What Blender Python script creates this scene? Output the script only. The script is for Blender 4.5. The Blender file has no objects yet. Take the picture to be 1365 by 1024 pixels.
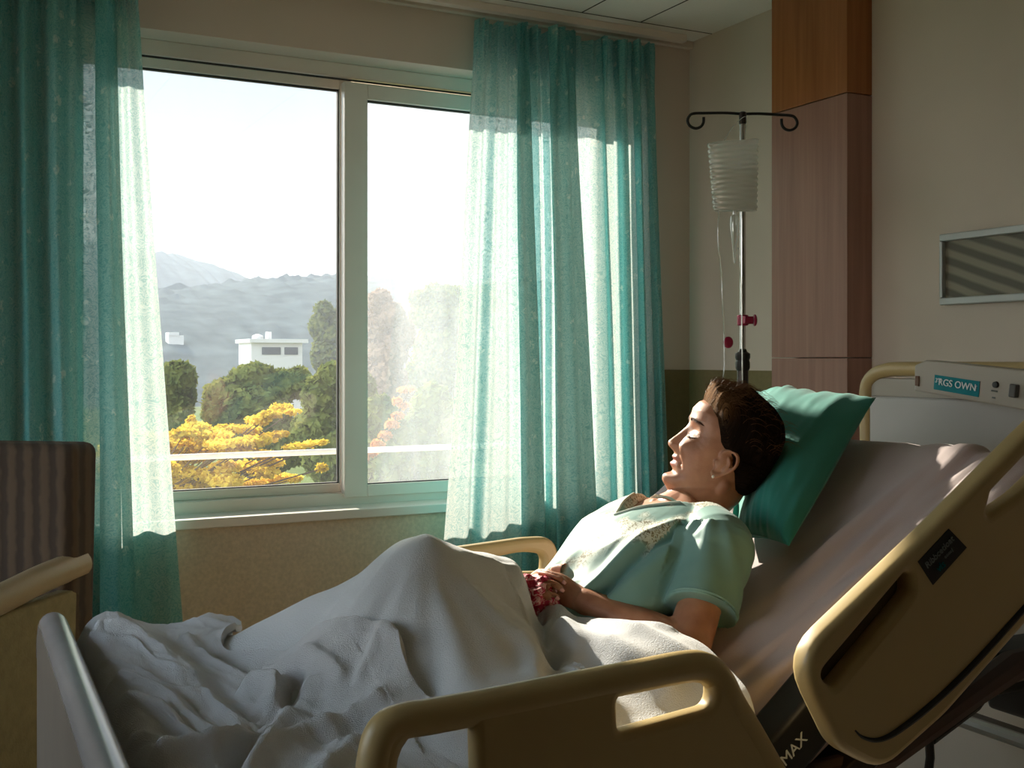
import bpy, bmesh, math, random
import numpy as np
from mathutils import Vector, Matrix, noise as mnoise
from mathutils.bvhtree import BVHTree

SC = bpy.context.scene
COL = SC.collection
rnd = random.Random(7)

# ------------------------------------------------------------------ camera model
CAMZ = 1.40
YAW = math.radians(27.4)
FPX = 1511.0
HORIZ = 480.0
SY, CY = math.sin(YAW), math.cos(YAW)

def ray(px, py):
    u = (px - 682.5) / FPX
    v = (HORIZ - py) / FPX
    return Vector((SY + CY * u, CY - SY * u, v))

def P(px, py, X=None, Y=None, Z=None, t=None):
    d = ray(px, py)
    if Y is not None: t = Y / d.y
    elif X is not None: t = X / d.x
    elif Z is not None: t = (Z - CAMZ) / d.z
    return Vector((d.x * t, d.y * t, CAMZ + d.z * t))

cam_d = bpy.data.cameras.new('camera')
cam = bpy.data.objects.new('camera', cam_d)
COL.objects.link(cam)
cam.location = (0, 0, CAMZ)
cam.rotation_euler = (math.pi / 2, 0, -YAW)
cam_d.sensor_width = 36.0
cam_d.lens = FPX / 1365.0 * 36.0
cam_d.shift_y = -(512.0 - HORIZ) / 1365.0
cam_d.clip_start = 0.02
cam_d.clip_end = 3000
SC.camera = cam

# ------------------------------------------------------------------ materials
def L(r, g, b):
    def f(c):
        c = c / 255.0
        return c / 12.92 if c <= 0.04045 else ((c + 0.055) / 1.055) ** 2.4
    return (f(r), f(g), f(b), 1.0)

class NT:
    def __init__(self, name):
        self.m = bpy.data.materials.new(name)
        self.m.use_nodes = True
        self.t = self.m.node_tree
        self.t.nodes.clear()
        self.out = self.t.nodes.new('ShaderNodeOutputMaterial')
    def n(self, typ, **kw):
        nd = self.t.nodes.new(typ)
        for k, v in kw.items():
            if hasattr(nd, k) and k not in nd.inputs:
                setattr(nd, k, v)
            else:
                nd.inputs[k].default_value = v
        return nd
    def l(self, a, b):
        self.t.links.new(a, b)
    def surf(self, s):
        self.l(s, self.out.inputs['Surface'])

def ramp(nt, fac, stops, interp='LINEAR'):
    r = nt.n('ShaderNodeValToRGB')
    r.color_ramp.interpolation = interp
    els = r.color_ramp.elements
    while len(els) < len(stops):
        els.new(0.5)
    for e, (p, c) in zip(els, stops):
        e.position = p
        e.color = c if len(c) == 4 else (*c, 1)
    nt.l(fac, r.inputs[0])
    return r

def g(v):
    return (v, v, v, 1)

def mat(name, col, rough=0.6, metal=0.0, var=0.08, vscale=8.0, bump=0.0, bscale=60.0, spec=0.4, sheen=0.0,
        coat=0.0, stretch=None, sub=0.0):
    nt = NT(name)
    b = nt.n('ShaderNodeBsdfPrincipled')
    tc = nt.n('ShaderNodeTexCoord')
    mp = nt.n('ShaderNodeMapping')
    nt.l(tc.outputs['Object'], mp.inputs[0])
    if stretch: mp.inputs['Scale'].default_value = stretch
    no = nt.n('ShaderNodeTexNoise'); no.inputs['Scale'].default_value = vscale; no.inputs['Detail'].default_value = 4
    nt.l(mp.outputs[0], no.inputs['Vector'])
    c = col
    lo = tuple(max(0, x * (1 - var)) for x in c[:3]) + (1,)
    hi = tuple(min(1, x * (1 + var)) for x in c[:3]) + (1,)
    r = ramp(nt, no.outputs['Fac'], [(0.3, lo), (0.7, hi)])
    nt.l(r.outputs[0], b.inputs['Base Color'])
    b.inputs['Roughness'].default_value = rough
    b.inputs['Metallic'].default_value = metal
    b.inputs['Specular IOR Level'].default_value = spec
    b.inputs['Sheen Weight'].default_value = sheen
    b.inputs['Coat Weight'].default_value = coat
    if sub:
        b.inputs['Subsurface Weight'].default_value = sub
        b.inputs['Subsurface Radius'].default_value = (0.012, 0.005, 0.003)
        b.inputs['Subsurface Scale'].default_value = 1.0
    if bump:
        n2 = nt.n('ShaderNodeTexNoise'); n2.inputs['Scale'].default_value = bscale; n2.inputs['Detail'].default_value = 3
        nt.l(mp.outputs[0], n2.inputs['Vector'])
        bp = nt.n('ShaderNodeBump'); bp.inputs['Strength'].default_value = bump; bp.inputs['Distance'].default_value = 0.004
        nt.l(n2.outputs['Fac'], bp.inputs['Height']); nt.l(bp.outputs[0], b.inputs['Normal'])
    nt.surf(b.outputs[0])
    return nt.m

# ------------------------------------------------------------------ mesh helpers
class MB:
    def __init__(self):
        self.v = []; self.f = []; self.mi = []
    def add(self, verts, faces, mi=0):
        o = len(self.v)
        self.v += [tuple(p) for p in verts]
        self.f += [tuple(i + o for i in fc) for fc in faces]
        self.mi += [mi] * len(faces)
        return self
    def box(self, lo, hi, mi=0, M=None):
        x0, y0, z0 = lo; x1, y1, z1 = hi
        vs = [Vector(p) for p in ((x0, y0, z0), (x1, y0, z0), (x1, y1, z0), (x0, y1, z0),
                                  (x0, y0, z1), (x1, y0, z1), (x1, y1, z1), (x0, y1, z1))]
        if M is not None: vs = [M @ p for p in vs]
        return self.add(vs, [(0, 3, 2, 1), (4, 5, 6, 7), (0, 1, 5, 4), (1, 2, 6, 5), (2, 3, 7, 6), (3, 0, 4, 7)], mi)
    def tube(self, pts, r, seg=12, cap=True, mi=0, closed=False):
        pts = [Vector(p) for p in pts]
        n = len(pts)
        rr = r if isinstance(r, (list, tuple)) else [r] * n
        rings = []
        prev = None
        for i, p in enumerate(pts):
            if closed: d = pts[(i + 1) % n] - pts[i - 1]
            elif i == 0: d = pts[1] - p
            elif i == n - 1: d = p - pts[i - 1]
            else: d = pts[i + 1] - pts[i - 1]
            d.normalize()
            if prev is None:
                a = Vector((0, 0, 1)) if abs(d.z) < 0.9 else Vector((1, 0, 0))
                u = d.cross(a).normalized()
            else:
                u = (prev - d * prev.dot(d))
                if u.length < 1e-6: u = d.cross(Vector((0, 0, 1)))
                u.normalize()
            prev = u
            w = d.cross(u)
            rings.append([p + (u * math.cos(2 * math.pi * k / seg) + w * math.sin(2 * math.pi * k / seg)) * rr[i]
                          for k in range(seg)])
        vs = [q for rg in rings for q in rg]
        fs = []
        m = n if closed else n - 1
        for i in range(m):
            a = i * seg; b = ((i + 1) % n) * seg
            for k in range(seg):
                k2 = (k + 1) % seg
                fs.append((a + k, a + k2, b + k2, b + k))
        if cap and not closed:
            fs.append(tuple(range(seg - 1, -1, -1)))
            fs.append(tuple((n - 1) * seg + k for k in range(seg)))
        return self.add(vs, fs, mi)
    def lathe(self, prof, c=(0, 0, 0), seg=24, mi=0, axis='Z', cap=True):
        vs = []
        for r, h in prof:
            for k in range(seg):
                a = 2 * math.pi * k / seg
                x, y = r * math.cos(a), r * math.sin(a)
                p = {'Z': (x, y, h), 'Y': (x, h, -y), 'X': (h, x, y)}[axis]
                vs.append((c[0] + p[0], c[1] + p[1], c[2] + p[2]))
        fs = []
        for i in range(len(prof) - 1):
            for k in range(seg):
                k2 = (k + 1) % seg
                fs.append((i * seg + k, i * seg + k2, (i + 1) * seg + k2, (i + 1) * seg + k))
        if cap:
            fs.append(tuple(range(seg - 1, -1, -1)))
            fs.append(tuple((len(prof) - 1) * seg + k for k in range(seg)))
        return self.add(vs, fs, mi)
    def grid(self, fn, nu, nv, mi=0, closeu=False):
        vs = [fn(i / (nu if closeu else nu - 1), j / (nv - 1)) for j in range(nv) for i in range(nu)]
        fs = []
        for j in range(nv - 1):
            for i in range(nu if closeu else nu - 1):
                i2 = (i + 1) % nu
                fs.append((j * nu + i, j * nu + i2, (j + 1) * nu + i2, (j + 1) * nu + i))
        return self.add(vs, fs, mi)
    def build(self, name, mats, parent=None, smooth=True, bevel=0.0, bseg=2, angle=35, subd=0, solid=0.0):
        me = bpy.data.meshes.new(name)
        me.from_pydata(self.v, [], self.f)
        me.update()
        if not isinstance(mats, (list, tuple)): mats = [mats]
        for m in mats: me.materials.append(m)
        if len(mats) > 1: me.polygons.foreach_set('material_index', self.mi)
        return finish(me, name, parent, smooth, bevel, bseg, angle, subd, solid)

def finish(me, name, parent=None, smooth=True, bevel=0.0, bseg=2, angle=35, subd=0, solid=0.0):
    o = bpy.data.objects.new(name, me)
    COL.objects.link(o)
    if smooth:
        me.polygons.foreach_set('use_smooth', [True] * len(me.polygons))
    if solid:
        s = o.modifiers.new('solid', 'SOLIDIFY'); s.thickness = solid; s.offset = 0
    if bevel:
        b = o.modifiers.new('bevel', 'BEVEL'); b.width = bevel; b.segments = bseg; b.limit_method = 'ANGLE'
        b.angle_limit = math.radians(30); b.harden_normals = True
    if subd:
        s = o.modifiers.new('subd', 'SUBSURF'); s.levels = subd; s.render_levels = subd
    if smooth and not subd and not bevel:
        try: me.set_sharp_from_angle(angle=math.radians(angle))
        except Exception: pass
    if parent is not None: setp(o, parent)
    return o

def wmat(q):
    return q.matrix_basis.copy() if q.parent is None else wmat(q.parent) @ q.matrix_parent_inverse @ q.matrix_basis

def setp(o, parent):
    o.parent = parent
    o.matrix_parent_inverse = wmat(parent).inverted()

def thing(name, label, cat, loc=(0, 0, 0), group=None):
    o = bpy.data.objects.new(name, None)
    COL.objects.link(o)
    o.empty_display_size = 0.1
    o.location = loc
    return tag(o, label, cat, group)

def tag(o, label, cat, group=None, kind=None):
    o['label'] = label; o['category'] = cat
    if group: o['group'] = group
    if kind: o['kind'] = kind
    return o

def struct(o):
    o['kind'] = 'structure'
    return o

def eval_mesh(o):
    dg = bpy.context.evaluated_depsgraph_get()
    return bpy.data.meshes.new_from_object(o.evaluated_get(dg))

def outline_mesh(loops, extrude, bevel, frame, bres=3):
    """filled 2D outline (first loop outer, rest holes) -> mesh; frame maps (a,b,c)->world"""
    cu = bpy.data.curves.new('tmp', 'CURVE')
    cu.dimensions = '2D'; cu.fill_mode = 'BOTH'
    cu.extrude = max(1e-4, extrude - bevel); cu.bevel_depth = bevel; cu.bevel_resolution = bres; cu.offset = -bevel
    for lp in loops:
        sp = cu.splines.new('POLY')
        sp.points.add(len(lp) - 1)
        for q, p in zip(sp.points, lp): q.co = (p[0], p[1], 0, 1)
        sp.use_cyclic_u = True
    o = bpy.data.objects.new('tmp', cu)
    COL.objects.link(o)
    me = eval_mesh(o)
    bpy.data.objects.remove(o); bpy.data.curves.remove(cu)
    me.transform(frame)
    return me

def text_mesh(s, size, frame, depth=0.0008, align='CENTER', shear=0):
    cu = bpy.data.curves.new('tmp', 'FONT')
    cu.body = s; cu.size = size; cu.extrude = depth; cu.align_x = align; cu.align_y = 'CENTER'; cu.shear = shear
    o = bpy.data.objects.new('tmp', cu)
    COL.objects.link(o)
    me = eval_mesh(o)
    bpy.data.objects.remove(o); bpy.data.curves.remove(cu)
    me.transform(frame)
    return me

def round_poly(pts, seg=7):
    """pts: (x,y,r) closed polygon with rounded corners"""
    out = []
    n = len(pts)
    for i in range(n):
        x, y, r = pts[i]
        p = Vector((x, y)); a = Vector(pts[i - 1][:2]); b = Vector(pts[(i + 1) % n][:2])
        d1 = a - p; d2 = b - p
        l1, l2 = d1.length, d2.length
        if r <= 0:
            out.append((x, y)); continue
        d1 /= l1; d2 /= l2
        ang = d1.angle(d2)
        tl = min(r / max(1e-4, math.tan(ang / 2)), l1 * 0.48, l2 * 0.48)
        s = p + d1 * tl; e = p + d2 * tl
        for k in range(seg + 1):
            f = k / seg
            q = s * (1 - f) ** 2 + p * 2 * f * (1 - f) + e * f * f
            out.append((q.x, q.y))
    return out

def catmull(pts, n):
    pts = [Vector(p) for p in pts]
    out = []
    m = len(pts) - 1
    for i in range(n):
        s = i / (n - 1) * m
        k = min(int(s), m - 1); f = s - k
        p0 = pts[max(k - 1, 0)]; p1 = pts[k]; p2 = pts[k + 1]; p3 = pts[min(k + 2, m)]
        out.append(0.5 * ((2 * p1) + (p2 - p0) * f + (2 * p0 - 5 * p1 + 4 * p2 - p3) * f * f + (3 * p1 - p0 - 3 * p2 + p3) * f ** 3))
    return out

def sstep(a, b, x):
    t = min(1, max(0, (x - a) / (b - a)))
    return t * t * (3 - 2 * t)
def fbm(p, o=4):
    return mnoise.fractal(Vector(p), 1.0, 2.0, o, noise_basis='PERLIN_ORIGINAL')

FY = Matrix(((1, 0, 0, 0), (0, 0, -1, 0), (0, 1, 0, 0), (0, 0, 0, 1)))   # (a,b,c) -> (a,-c,b)
def frameY(y): return Matrix.Translation((0, y, 0)) @ FY
# ------------------------------------------------------------------ light
D = 3.78          # inner face of the window wall
HX = 2.777        # head wall
CEIL = 2.696
SUNDIR = Vector((-0.085, 1.0, 0.465)).normalized()   # towards the sun
sun_d = bpy.data.lights.new('sun', 'SUN'); sun_d.energy = 6.8; sun_d.angle = math.radians(0.9); sun_d.color = (1.0, 0.91, 0.78)
sun = bpy.data.objects.new('sun', sun_d); COL.objects.link(sun)
sun.rotation_euler = SUNDIR.to_track_quat('Z', 'Y').to_euler()
sun.location = (0, 6, 6)

w = bpy.data.worlds.new('sky'); SC.world = w; w.use_nodes = True
wt = w.node_tree; wt.nodes.clear()
wo = wt.nodes.new('ShaderNodeOutputWorld'); bg = wt.nodes.new('ShaderNodeBackground')
tcw = wt.nodes.new('ShaderNodeTexCoord'); sp = wt.nodes.new('ShaderNodeSeparateXYZ')
rw = wt.nodes.new('ShaderNodeValToRGB')
wt.links.new(tcw.outputs['Generated'], sp.inputs[0]); wt.links.new(sp.outputs['Z'], rw.inputs[0])
e = rw.color_ramp.elements
e[0].position = 0.0; e[0].color = (1.0, 0.97, 0.93, 1)
e[1].position = 0.6; e[1].color = (0.50, 0.66, 0.90, 1)
e[1].color = (.95, 1.15, 1.45, 1)
e2 = rw.color_ramp.elements.new(0.10); e2.color = (1.0, 0.985, 0.965, 1)
e3 = rw.color_ramp.elements.new(0.28); e3.color = (0.62, 0.77, 0.90, 1)
# unseen sky brightening added at low X for room fill, none over the valley
mrw = wt.nodes.new('ShaderNodeMapRange'); wt.links.new(sp.outputs['X'], mrw.inputs[0])
mrw.inputs[1].default_value = -.1; mrw.inputs[2].default_value = -.75; mrw.inputs[3].default_value = 1.0; mrw.inputs[4].default_value = 5.4
mulw = wt.nodes.new('ShaderNodeVectorMath'); mulw.operation = 'SCALE'; wt.links.new(rw.outputs[0], mulw.inputs[0]); wt.links.new(mrw.outputs[0], mulw.inputs['Scale'])
wt.links.new(mulw.outputs[0], bg.inputs['Color']); bg.inputs['Strength'].default_value = 0.385
wt.links.new(bg.outputs[0], wo.inputs['Surface'])

# ------------------------------------------------------------------ room shell
m_wall = mat('wall_paint', L(214, 199, 186), 0.75, var=0.03, vscale=2.5, bump=0.12, bscale=220)
m_ceil = mat('ceiling_board', L(240, 238, 233), 0.85, var=0.02, vscale=3, bump=0.05, bscale=300)
m_seam = mat('ceiling_seam', L(60, 56, 52), 0.8)
m_floor = mat('vinyl_floor', L(196, 184, 166), 0.4, var=0.1, vscale=4)
m_dado = mat('dado_covering', L(216, 198, 174), 0.8, var=0.10, vscale=90, bump=0.35, bscale=260)
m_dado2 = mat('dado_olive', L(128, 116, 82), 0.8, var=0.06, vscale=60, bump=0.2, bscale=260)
m_pvc = mat('window_vinyl', L(232, 222, 212), 0.35, var=0.02, spec=0.5)
m_seal = mat('window_gasket', L(52, 50, 50), 0.7)

WX0, WX1, WZ0, WZ1 = 0.40, 2.46, 0.875, 2.468
XL, YB = -1.7, -2.6
b = MB()
def wallslab(mb, x0, x1, z0, z1): mb.box((x0, D, z0), (x1, D + 0.26, z1))
wallslab(b, XL - .2, WX0, -0.0, CEIL + .2); wallslab(b, WX1, HX + .2, -0.0, CEIL + .2)
wallslab(b, WX0, WX1, -0.0, WZ0); wallslab(b, WX0, WX1, WZ1, CEIL + .2)
struct(b.build('wall_window_side', m_wall, smooth=False))
b = MB(); b.box((HX, YB - .2, 0), (HX + .2, D + .26, CEIL + .2)); struct(b.build('wall_head', m_wall, smooth=False))
b = MB(); SY0, SY1, SZ0, SZ1 = 1.25, 3.35, .80, 2.42      # unseen wide window, added to fill the room with light from the left
b.box((XL - .2, YB - .2, 0), (XL, SY0, CEIL + .2)); b.box((XL - .2, SY1, 0), (XL, D + .26, CEIL + .2))
b.box((XL - .2, SY0, 0), (XL, SY1, SZ0)); b.box((XL - .2, SY0, SZ1), (XL, SY1, CEIL + .2)); struct(b.build('wall_foot', m_wall, smooth=False))
b = MB(); b.box((XL - .2, YB - .2, 0), (HX + .2, YB, CEIL + .2)); struct(b.build('wall_back', m_wall, smooth=False))
b = MB(); b.box((XL - .2, YB - .2, -0.12), (HX + .2, D + .26, 0)); struct(b.build('floor', m_floor, smooth=False))
b = MB(); b.box((XL - .2, YB - .2, CEIL), (HX + .2, D + .26, CEIL + .2))
ys = P(760, 14, Z=CEIL).y
for x in (P(767, 21, Z=CEIL).x, P(857, 28, Z=CEIL).x, 1.6, 1.0, .4, -.2, -.8, -1.4, -2.0):
    b.box((x - .0025, YB, CEIL - .0012), (x + .0025, ys, CEIL + .01), 1)
for k in range(11):
    y = ys - k * 0.6
    b.box((XL, y - .0025, CEIL - .0012), (HX, y + .0025, CEIL + .01), 1)
struct(b.build('ceiling', [m_ceil, m_seam], smooth=False))

# wainscot panels (thin boards on the wall) and their cap
ZD = P(905, 493, Y=D).z
b = MB()
b.box((XL, D - .006, 0.0), (WX0 - .0, D, ZD)); b.box((WX0, D - .006, 0.0), (WX1, D, WZ0 - .02)); 
struct(b.build('trim_1', m_dado, smooth=False))
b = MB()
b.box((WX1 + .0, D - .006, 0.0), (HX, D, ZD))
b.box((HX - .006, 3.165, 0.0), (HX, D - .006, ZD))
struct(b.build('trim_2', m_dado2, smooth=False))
# cornice strip along the window wall
b = MB(); b.box((XL, D - .028, CEIL - .03), (HX, D, CEIL)); struct(b.build('trim_3', m_wall, smooth=False, bevel=.004))

# ------------------------------------------------------------------ window
GY = 3.93
def frame_rect(b, x0, x1, z0, z1, y0, y1, wl, wr, wb, wtp, mi=0):
    b.box((x0, y0, z0), (x0 + wl, y1, z1), mi); b.box((x1 - wr, y0, z0), (x1, y1, z1), mi)
    b.box((x0 + wl, y0, z0), (x1 - wr, y1, z0 + wb), mi); b.box((x0 + wl, y0, z1 - wtp), (x1 - wr, y1, z1), mi)
b = MB()
frame_rect(b, WX0, WX1, WZ0, WZ1, 3.90, 4.00, .035, .02, .045, .05)
win = struct(b.build('window_1', m_pvc, smooth=False, bevel=.003))
def sash(name, x0, x1, z0, z1, y0, y1, gx0, gx1, gz0, gz1):
    b = MB(); frame_rect(b, x0, x1, z0, z1, y0, y1, gx0 - x0, x1 - gx1, gz0 - z0, z1 - gz1)
    o = b.build(name, m_pvc, win, smooth=False, bevel=.003)
    b = MB(); frame_rect(b, gx0, gx1, gz0, gz1, y0 + .012, y1 - .012, .004, .004, .004, .006)
    b.build('gasket', m_seal, o, smooth=False)
    return o
ML, MR = 1.340, 1.427
GZ0 = .952
s1 = sash('window_sash', WX0 + .035, ML + .045, WZ0 + .045, WZ1 - .05, 3.945, 3.985, WX0 + .06, ML, GZ0, 2.385)
s2 = sash('window_sash', ML, WX1 - .02, WZ0 + .030, WZ1 - .066, 3.890, 3.930, MR, WX1 - .04, GZ0 - .004, 2.345)
def glass(name, veil):
    nt = NT(name)
    tr = nt.n('ShaderNodeBsdfTransparent'); tr.inputs[0].default_value = (.97, .985, .975, 1)
    gl = nt.n('ShaderNodeBsdfGlossy'); gl.inputs['Roughness'].default_value = 0.02
    lw = nt.n('ShaderNodeFresnel'); lw.inputs[0].default_value = 1.45
    mx = nt.n('ShaderNodeMixShader'); nt.l(lw.outputs[0], mx.inputs[0]); nt.l(tr.outputs[0], mx.inputs[1]); nt.l(gl.outputs[0], mx.inputs[2])
    # dust on the pane
    tl = nt.n('ShaderNodeBsdfTranslucent'); tl.inputs[0].default_value = (.90, .95, 1.0, 1)
    tc = nt.n('ShaderNodeTexCoord'); mp = nt.n('ShaderNodeMapping'); mp.inputs['Scale'].default_value = (6, 1, 1.2)
    nt.l(tc.outputs['Object'], mp.inputs[0])
    no = nt.n('ShaderNodeTexNoise'); no.inputs['Scale'].default_value = 1.2; no.inputs['Detail'].default_value = 5
    nt.l(mp.outputs[0], no.inputs['Vector'])
    mr = nt.n('ShaderNodeMapRange'); nt.l(no.outputs['Fac'], mr.inputs[0])
    mr.inputs[1].default_value = .3; mr.inputs[2].default_value = .75; mr.inputs[3].default_value = veil * .6; mr.inputs[4].default_value = veil * 1.3
    m2 = nt.n('ShaderNodeMixShader'); nt.l(mr.outputs[0], m2.inputs[0]); nt.l(mx.outputs[0], m2.inputs[1]); nt.l(tl.outputs[0], m2.inputs[2])
    nt.surf(m2.outputs[0])
    return nt.m
mg1 = glass('clear_pane', 0.012); mg2 = glass('dusty_pane', 0.088)
b = MB(); b.box((WX0 + .058, 3.963, GZ0 - .002), (ML + .002, 3.968, 2.387)); b.build('pane', mg1, s1, smooth=False)
b = MB(); b.box((MR - .002, 3.908, GZ0 - .006), (WX1 - .038, 3.913, 2.347)); b.build('pane', mg2, s2, smooth=False)
b = MB(); b.box((WX0 - .0, D - .022, WZ0 - .028), (WX1, 3.90, WZ0 + .004)); b.build('window_sill', m_pvc, win, smooth=False, bevel=.004)
b = MB(); b.box((WX0, 3.896, WZ1 - .062), (WX1, 3.901, WZ1 - .056)); b.build('track_gap', m_seal, win, smooth=False)
b = MB(); xw = XL - .12
for k in range(4):
    yy = SY0 + (SY1 - SY0) * k / 3; b.box((xw - .03, max(SY0, yy - .03), SZ0), (xw + .03, min(SY1, yy + .03), SZ1))
b.box((xw - .03, SY0, SZ0), (xw + .03, SY1, SZ0 + .05)); b.box((xw - .03, SY0, SZ1 - .05), (xw + .03, SY1, SZ1))
fill_win = struct(b.build('added_fill_window', m_pvc, smooth=False))  # frame of the added fill-light opening, out of view
for k in range(3):
    b = MB(); b.box((xw - .004, SY0 + (SY1 - SY0) * k / 3 + .03, SZ0 + .05), (xw, SY0 + (SY1 - SY0) * (k + 1) / 3 - .03, SZ1 - .05)); b.build('pane', mg1, fill_win, smooth=False)
# outside sill, pale and sunlit
b = MB(); b.box((WX0, 4.0, WZ0 - .02), (WX1, 4.09, WZ0 + .03)); b.build('outer_sill', m_pvc, win, smooth=False, bevel=.004)

# ------------------------------------------------------------------ wood clad pillar
def wood(name, c1, c2, rough=.35, sc=(18, 18, .8), spec=.35):
    nt = NT(name); bs = nt.n('ShaderNodeBsdfPrincipled')
    tc = nt.n('ShaderNodeTexCoord'); mp = nt.n('ShaderNodeMapping'); mp.inputs['Scale'].default_value = sc
    nt.l(tc.outputs['Object'], mp.inputs[0])
    no = nt.n('ShaderNodeTexNoise'); no.inputs['Scale'].default_value = 2.2; no.inputs['Detail'].default_value = 6; no.inputs['Distortion'].default_value = .4
    nt.l(mp.outputs[0], no.inputs['Vector'])
    r = ramp(nt, no.outputs['Fac'], [(.3, c1), (.7, c2)])
    nt.l(r.outputs[0], bs.inputs['Base Color']); bs.inputs['Roughness'].default_value = rough; bs.inputs['Specular IOR Level'].default_value = spec
    nt.surf(bs.outputs[0]); return nt.m
m_wood = wood('cherry_veneer', L(146, 90, 50), L(174, 112, 66))
m_woodp = wood('rose_veneer', L(148, 108, 95), L(168, 126, 111))
cY0, cY1 = 2.569 * 1.08, 2.913 * 1.08
cX = 2.470 * 1.08
zA = P(1130, 123, Y=cY0).z; zB = P(1130, 477, Y=cY0).z
pil = thing('wood_pillar', 'tall pillar clad in brown and rose wood veneer beside the drip stand', 'pillar', (HX, (cY0 + cY1) / 2, 0))
def pillar_panel(name, z0, z1, m):
    b = MB(); b.box((cX, cY0, z0 + .0015), (HX, cY1, z1 - .0015)); b.build(name, m, pil, smooth=False, bevel=.002)
pillar_panel('upper_panel', zA, CEIL, m_wood); pillar_panel('middle_panel', zB, zA, m_woodp); pillar_panel('lower_panel', 0, zB, m_woodp)

# ------------------------------------------------------------------ wall unit on the head wall
m_silver = mat('brushed_frame', L(190, 192, 192), .35, metal=.3, var=.03)
nt = NT('painted_reflection_panel'); bs = nt.n('ShaderNodeBsdfPrincipled'); tc = nt.n('ShaderNodeTexCoord')
mp = nt.n('ShaderNodeMapping'); mp.inputs['Rotation'].default_value = (math.radians(-20), 0, 0); nt.l(tc.outputs['Object'], mp.inputs[0])
wv = nt.n('ShaderNodeTexWave'); wv.bands_direction = 'Z'; wv.inputs['Scale'].default_value = 7.0; wv.inputs['Distortion'].default_value = .5; nt.l(mp.outputs[0], wv.inputs['Vector'])
r = ramp(nt, wv.outputs['Fac'], [(.25, L(92, 86, 72)), (.8, L(138, 130, 112))]); nt.l(r.outputs[0], bs.inputs['Base Color']); bs.inputs['Roughness'].default_value = .35  # slanting reflection painted into the panel colour as stripes
nt.surf(bs.outputs[0]); m_panel = nt.m
wa = P(1253, 318, X=HX - .03); wb_ = P(1253, 407, X=HX - .03)
uy1 = wa.y; uy0 = uy1 - 1.05; uz1 = wa.z + .012; uz0 = wb_.z
unit = thing('wall_panel', 'silver framed grey panel with painted reflection stripes fixed on the wall above the headboard', 'wall panel', (HX, (uy0 + uy1) / 2, uz0))
b = MB()
fw = .022
b.box((HX - .035, uy0, uz0), (HX, uy1, uz0 + fw)); b.box((HX - .035, uy0, uz1 - fw), (HX, uy1, uz1))
b.box((HX - .035, uy1 - .012, uz0 + fw), (HX, uy1, uz1 - fw)); b.box((HX - .035, uy0, uz0 + fw), (HX, uy0 + .012, uz1 - fw))
b.build('panel_frame', m_silver, unit, smooth=False, bevel=.004)
b = MB(); b.box((HX - .02, uy0 + .012, uz0 + fw), (HX - .001, uy1 - .012, uz1 - fw)); b.build('panel_face', m_panel, unit, smooth=False)

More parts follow.
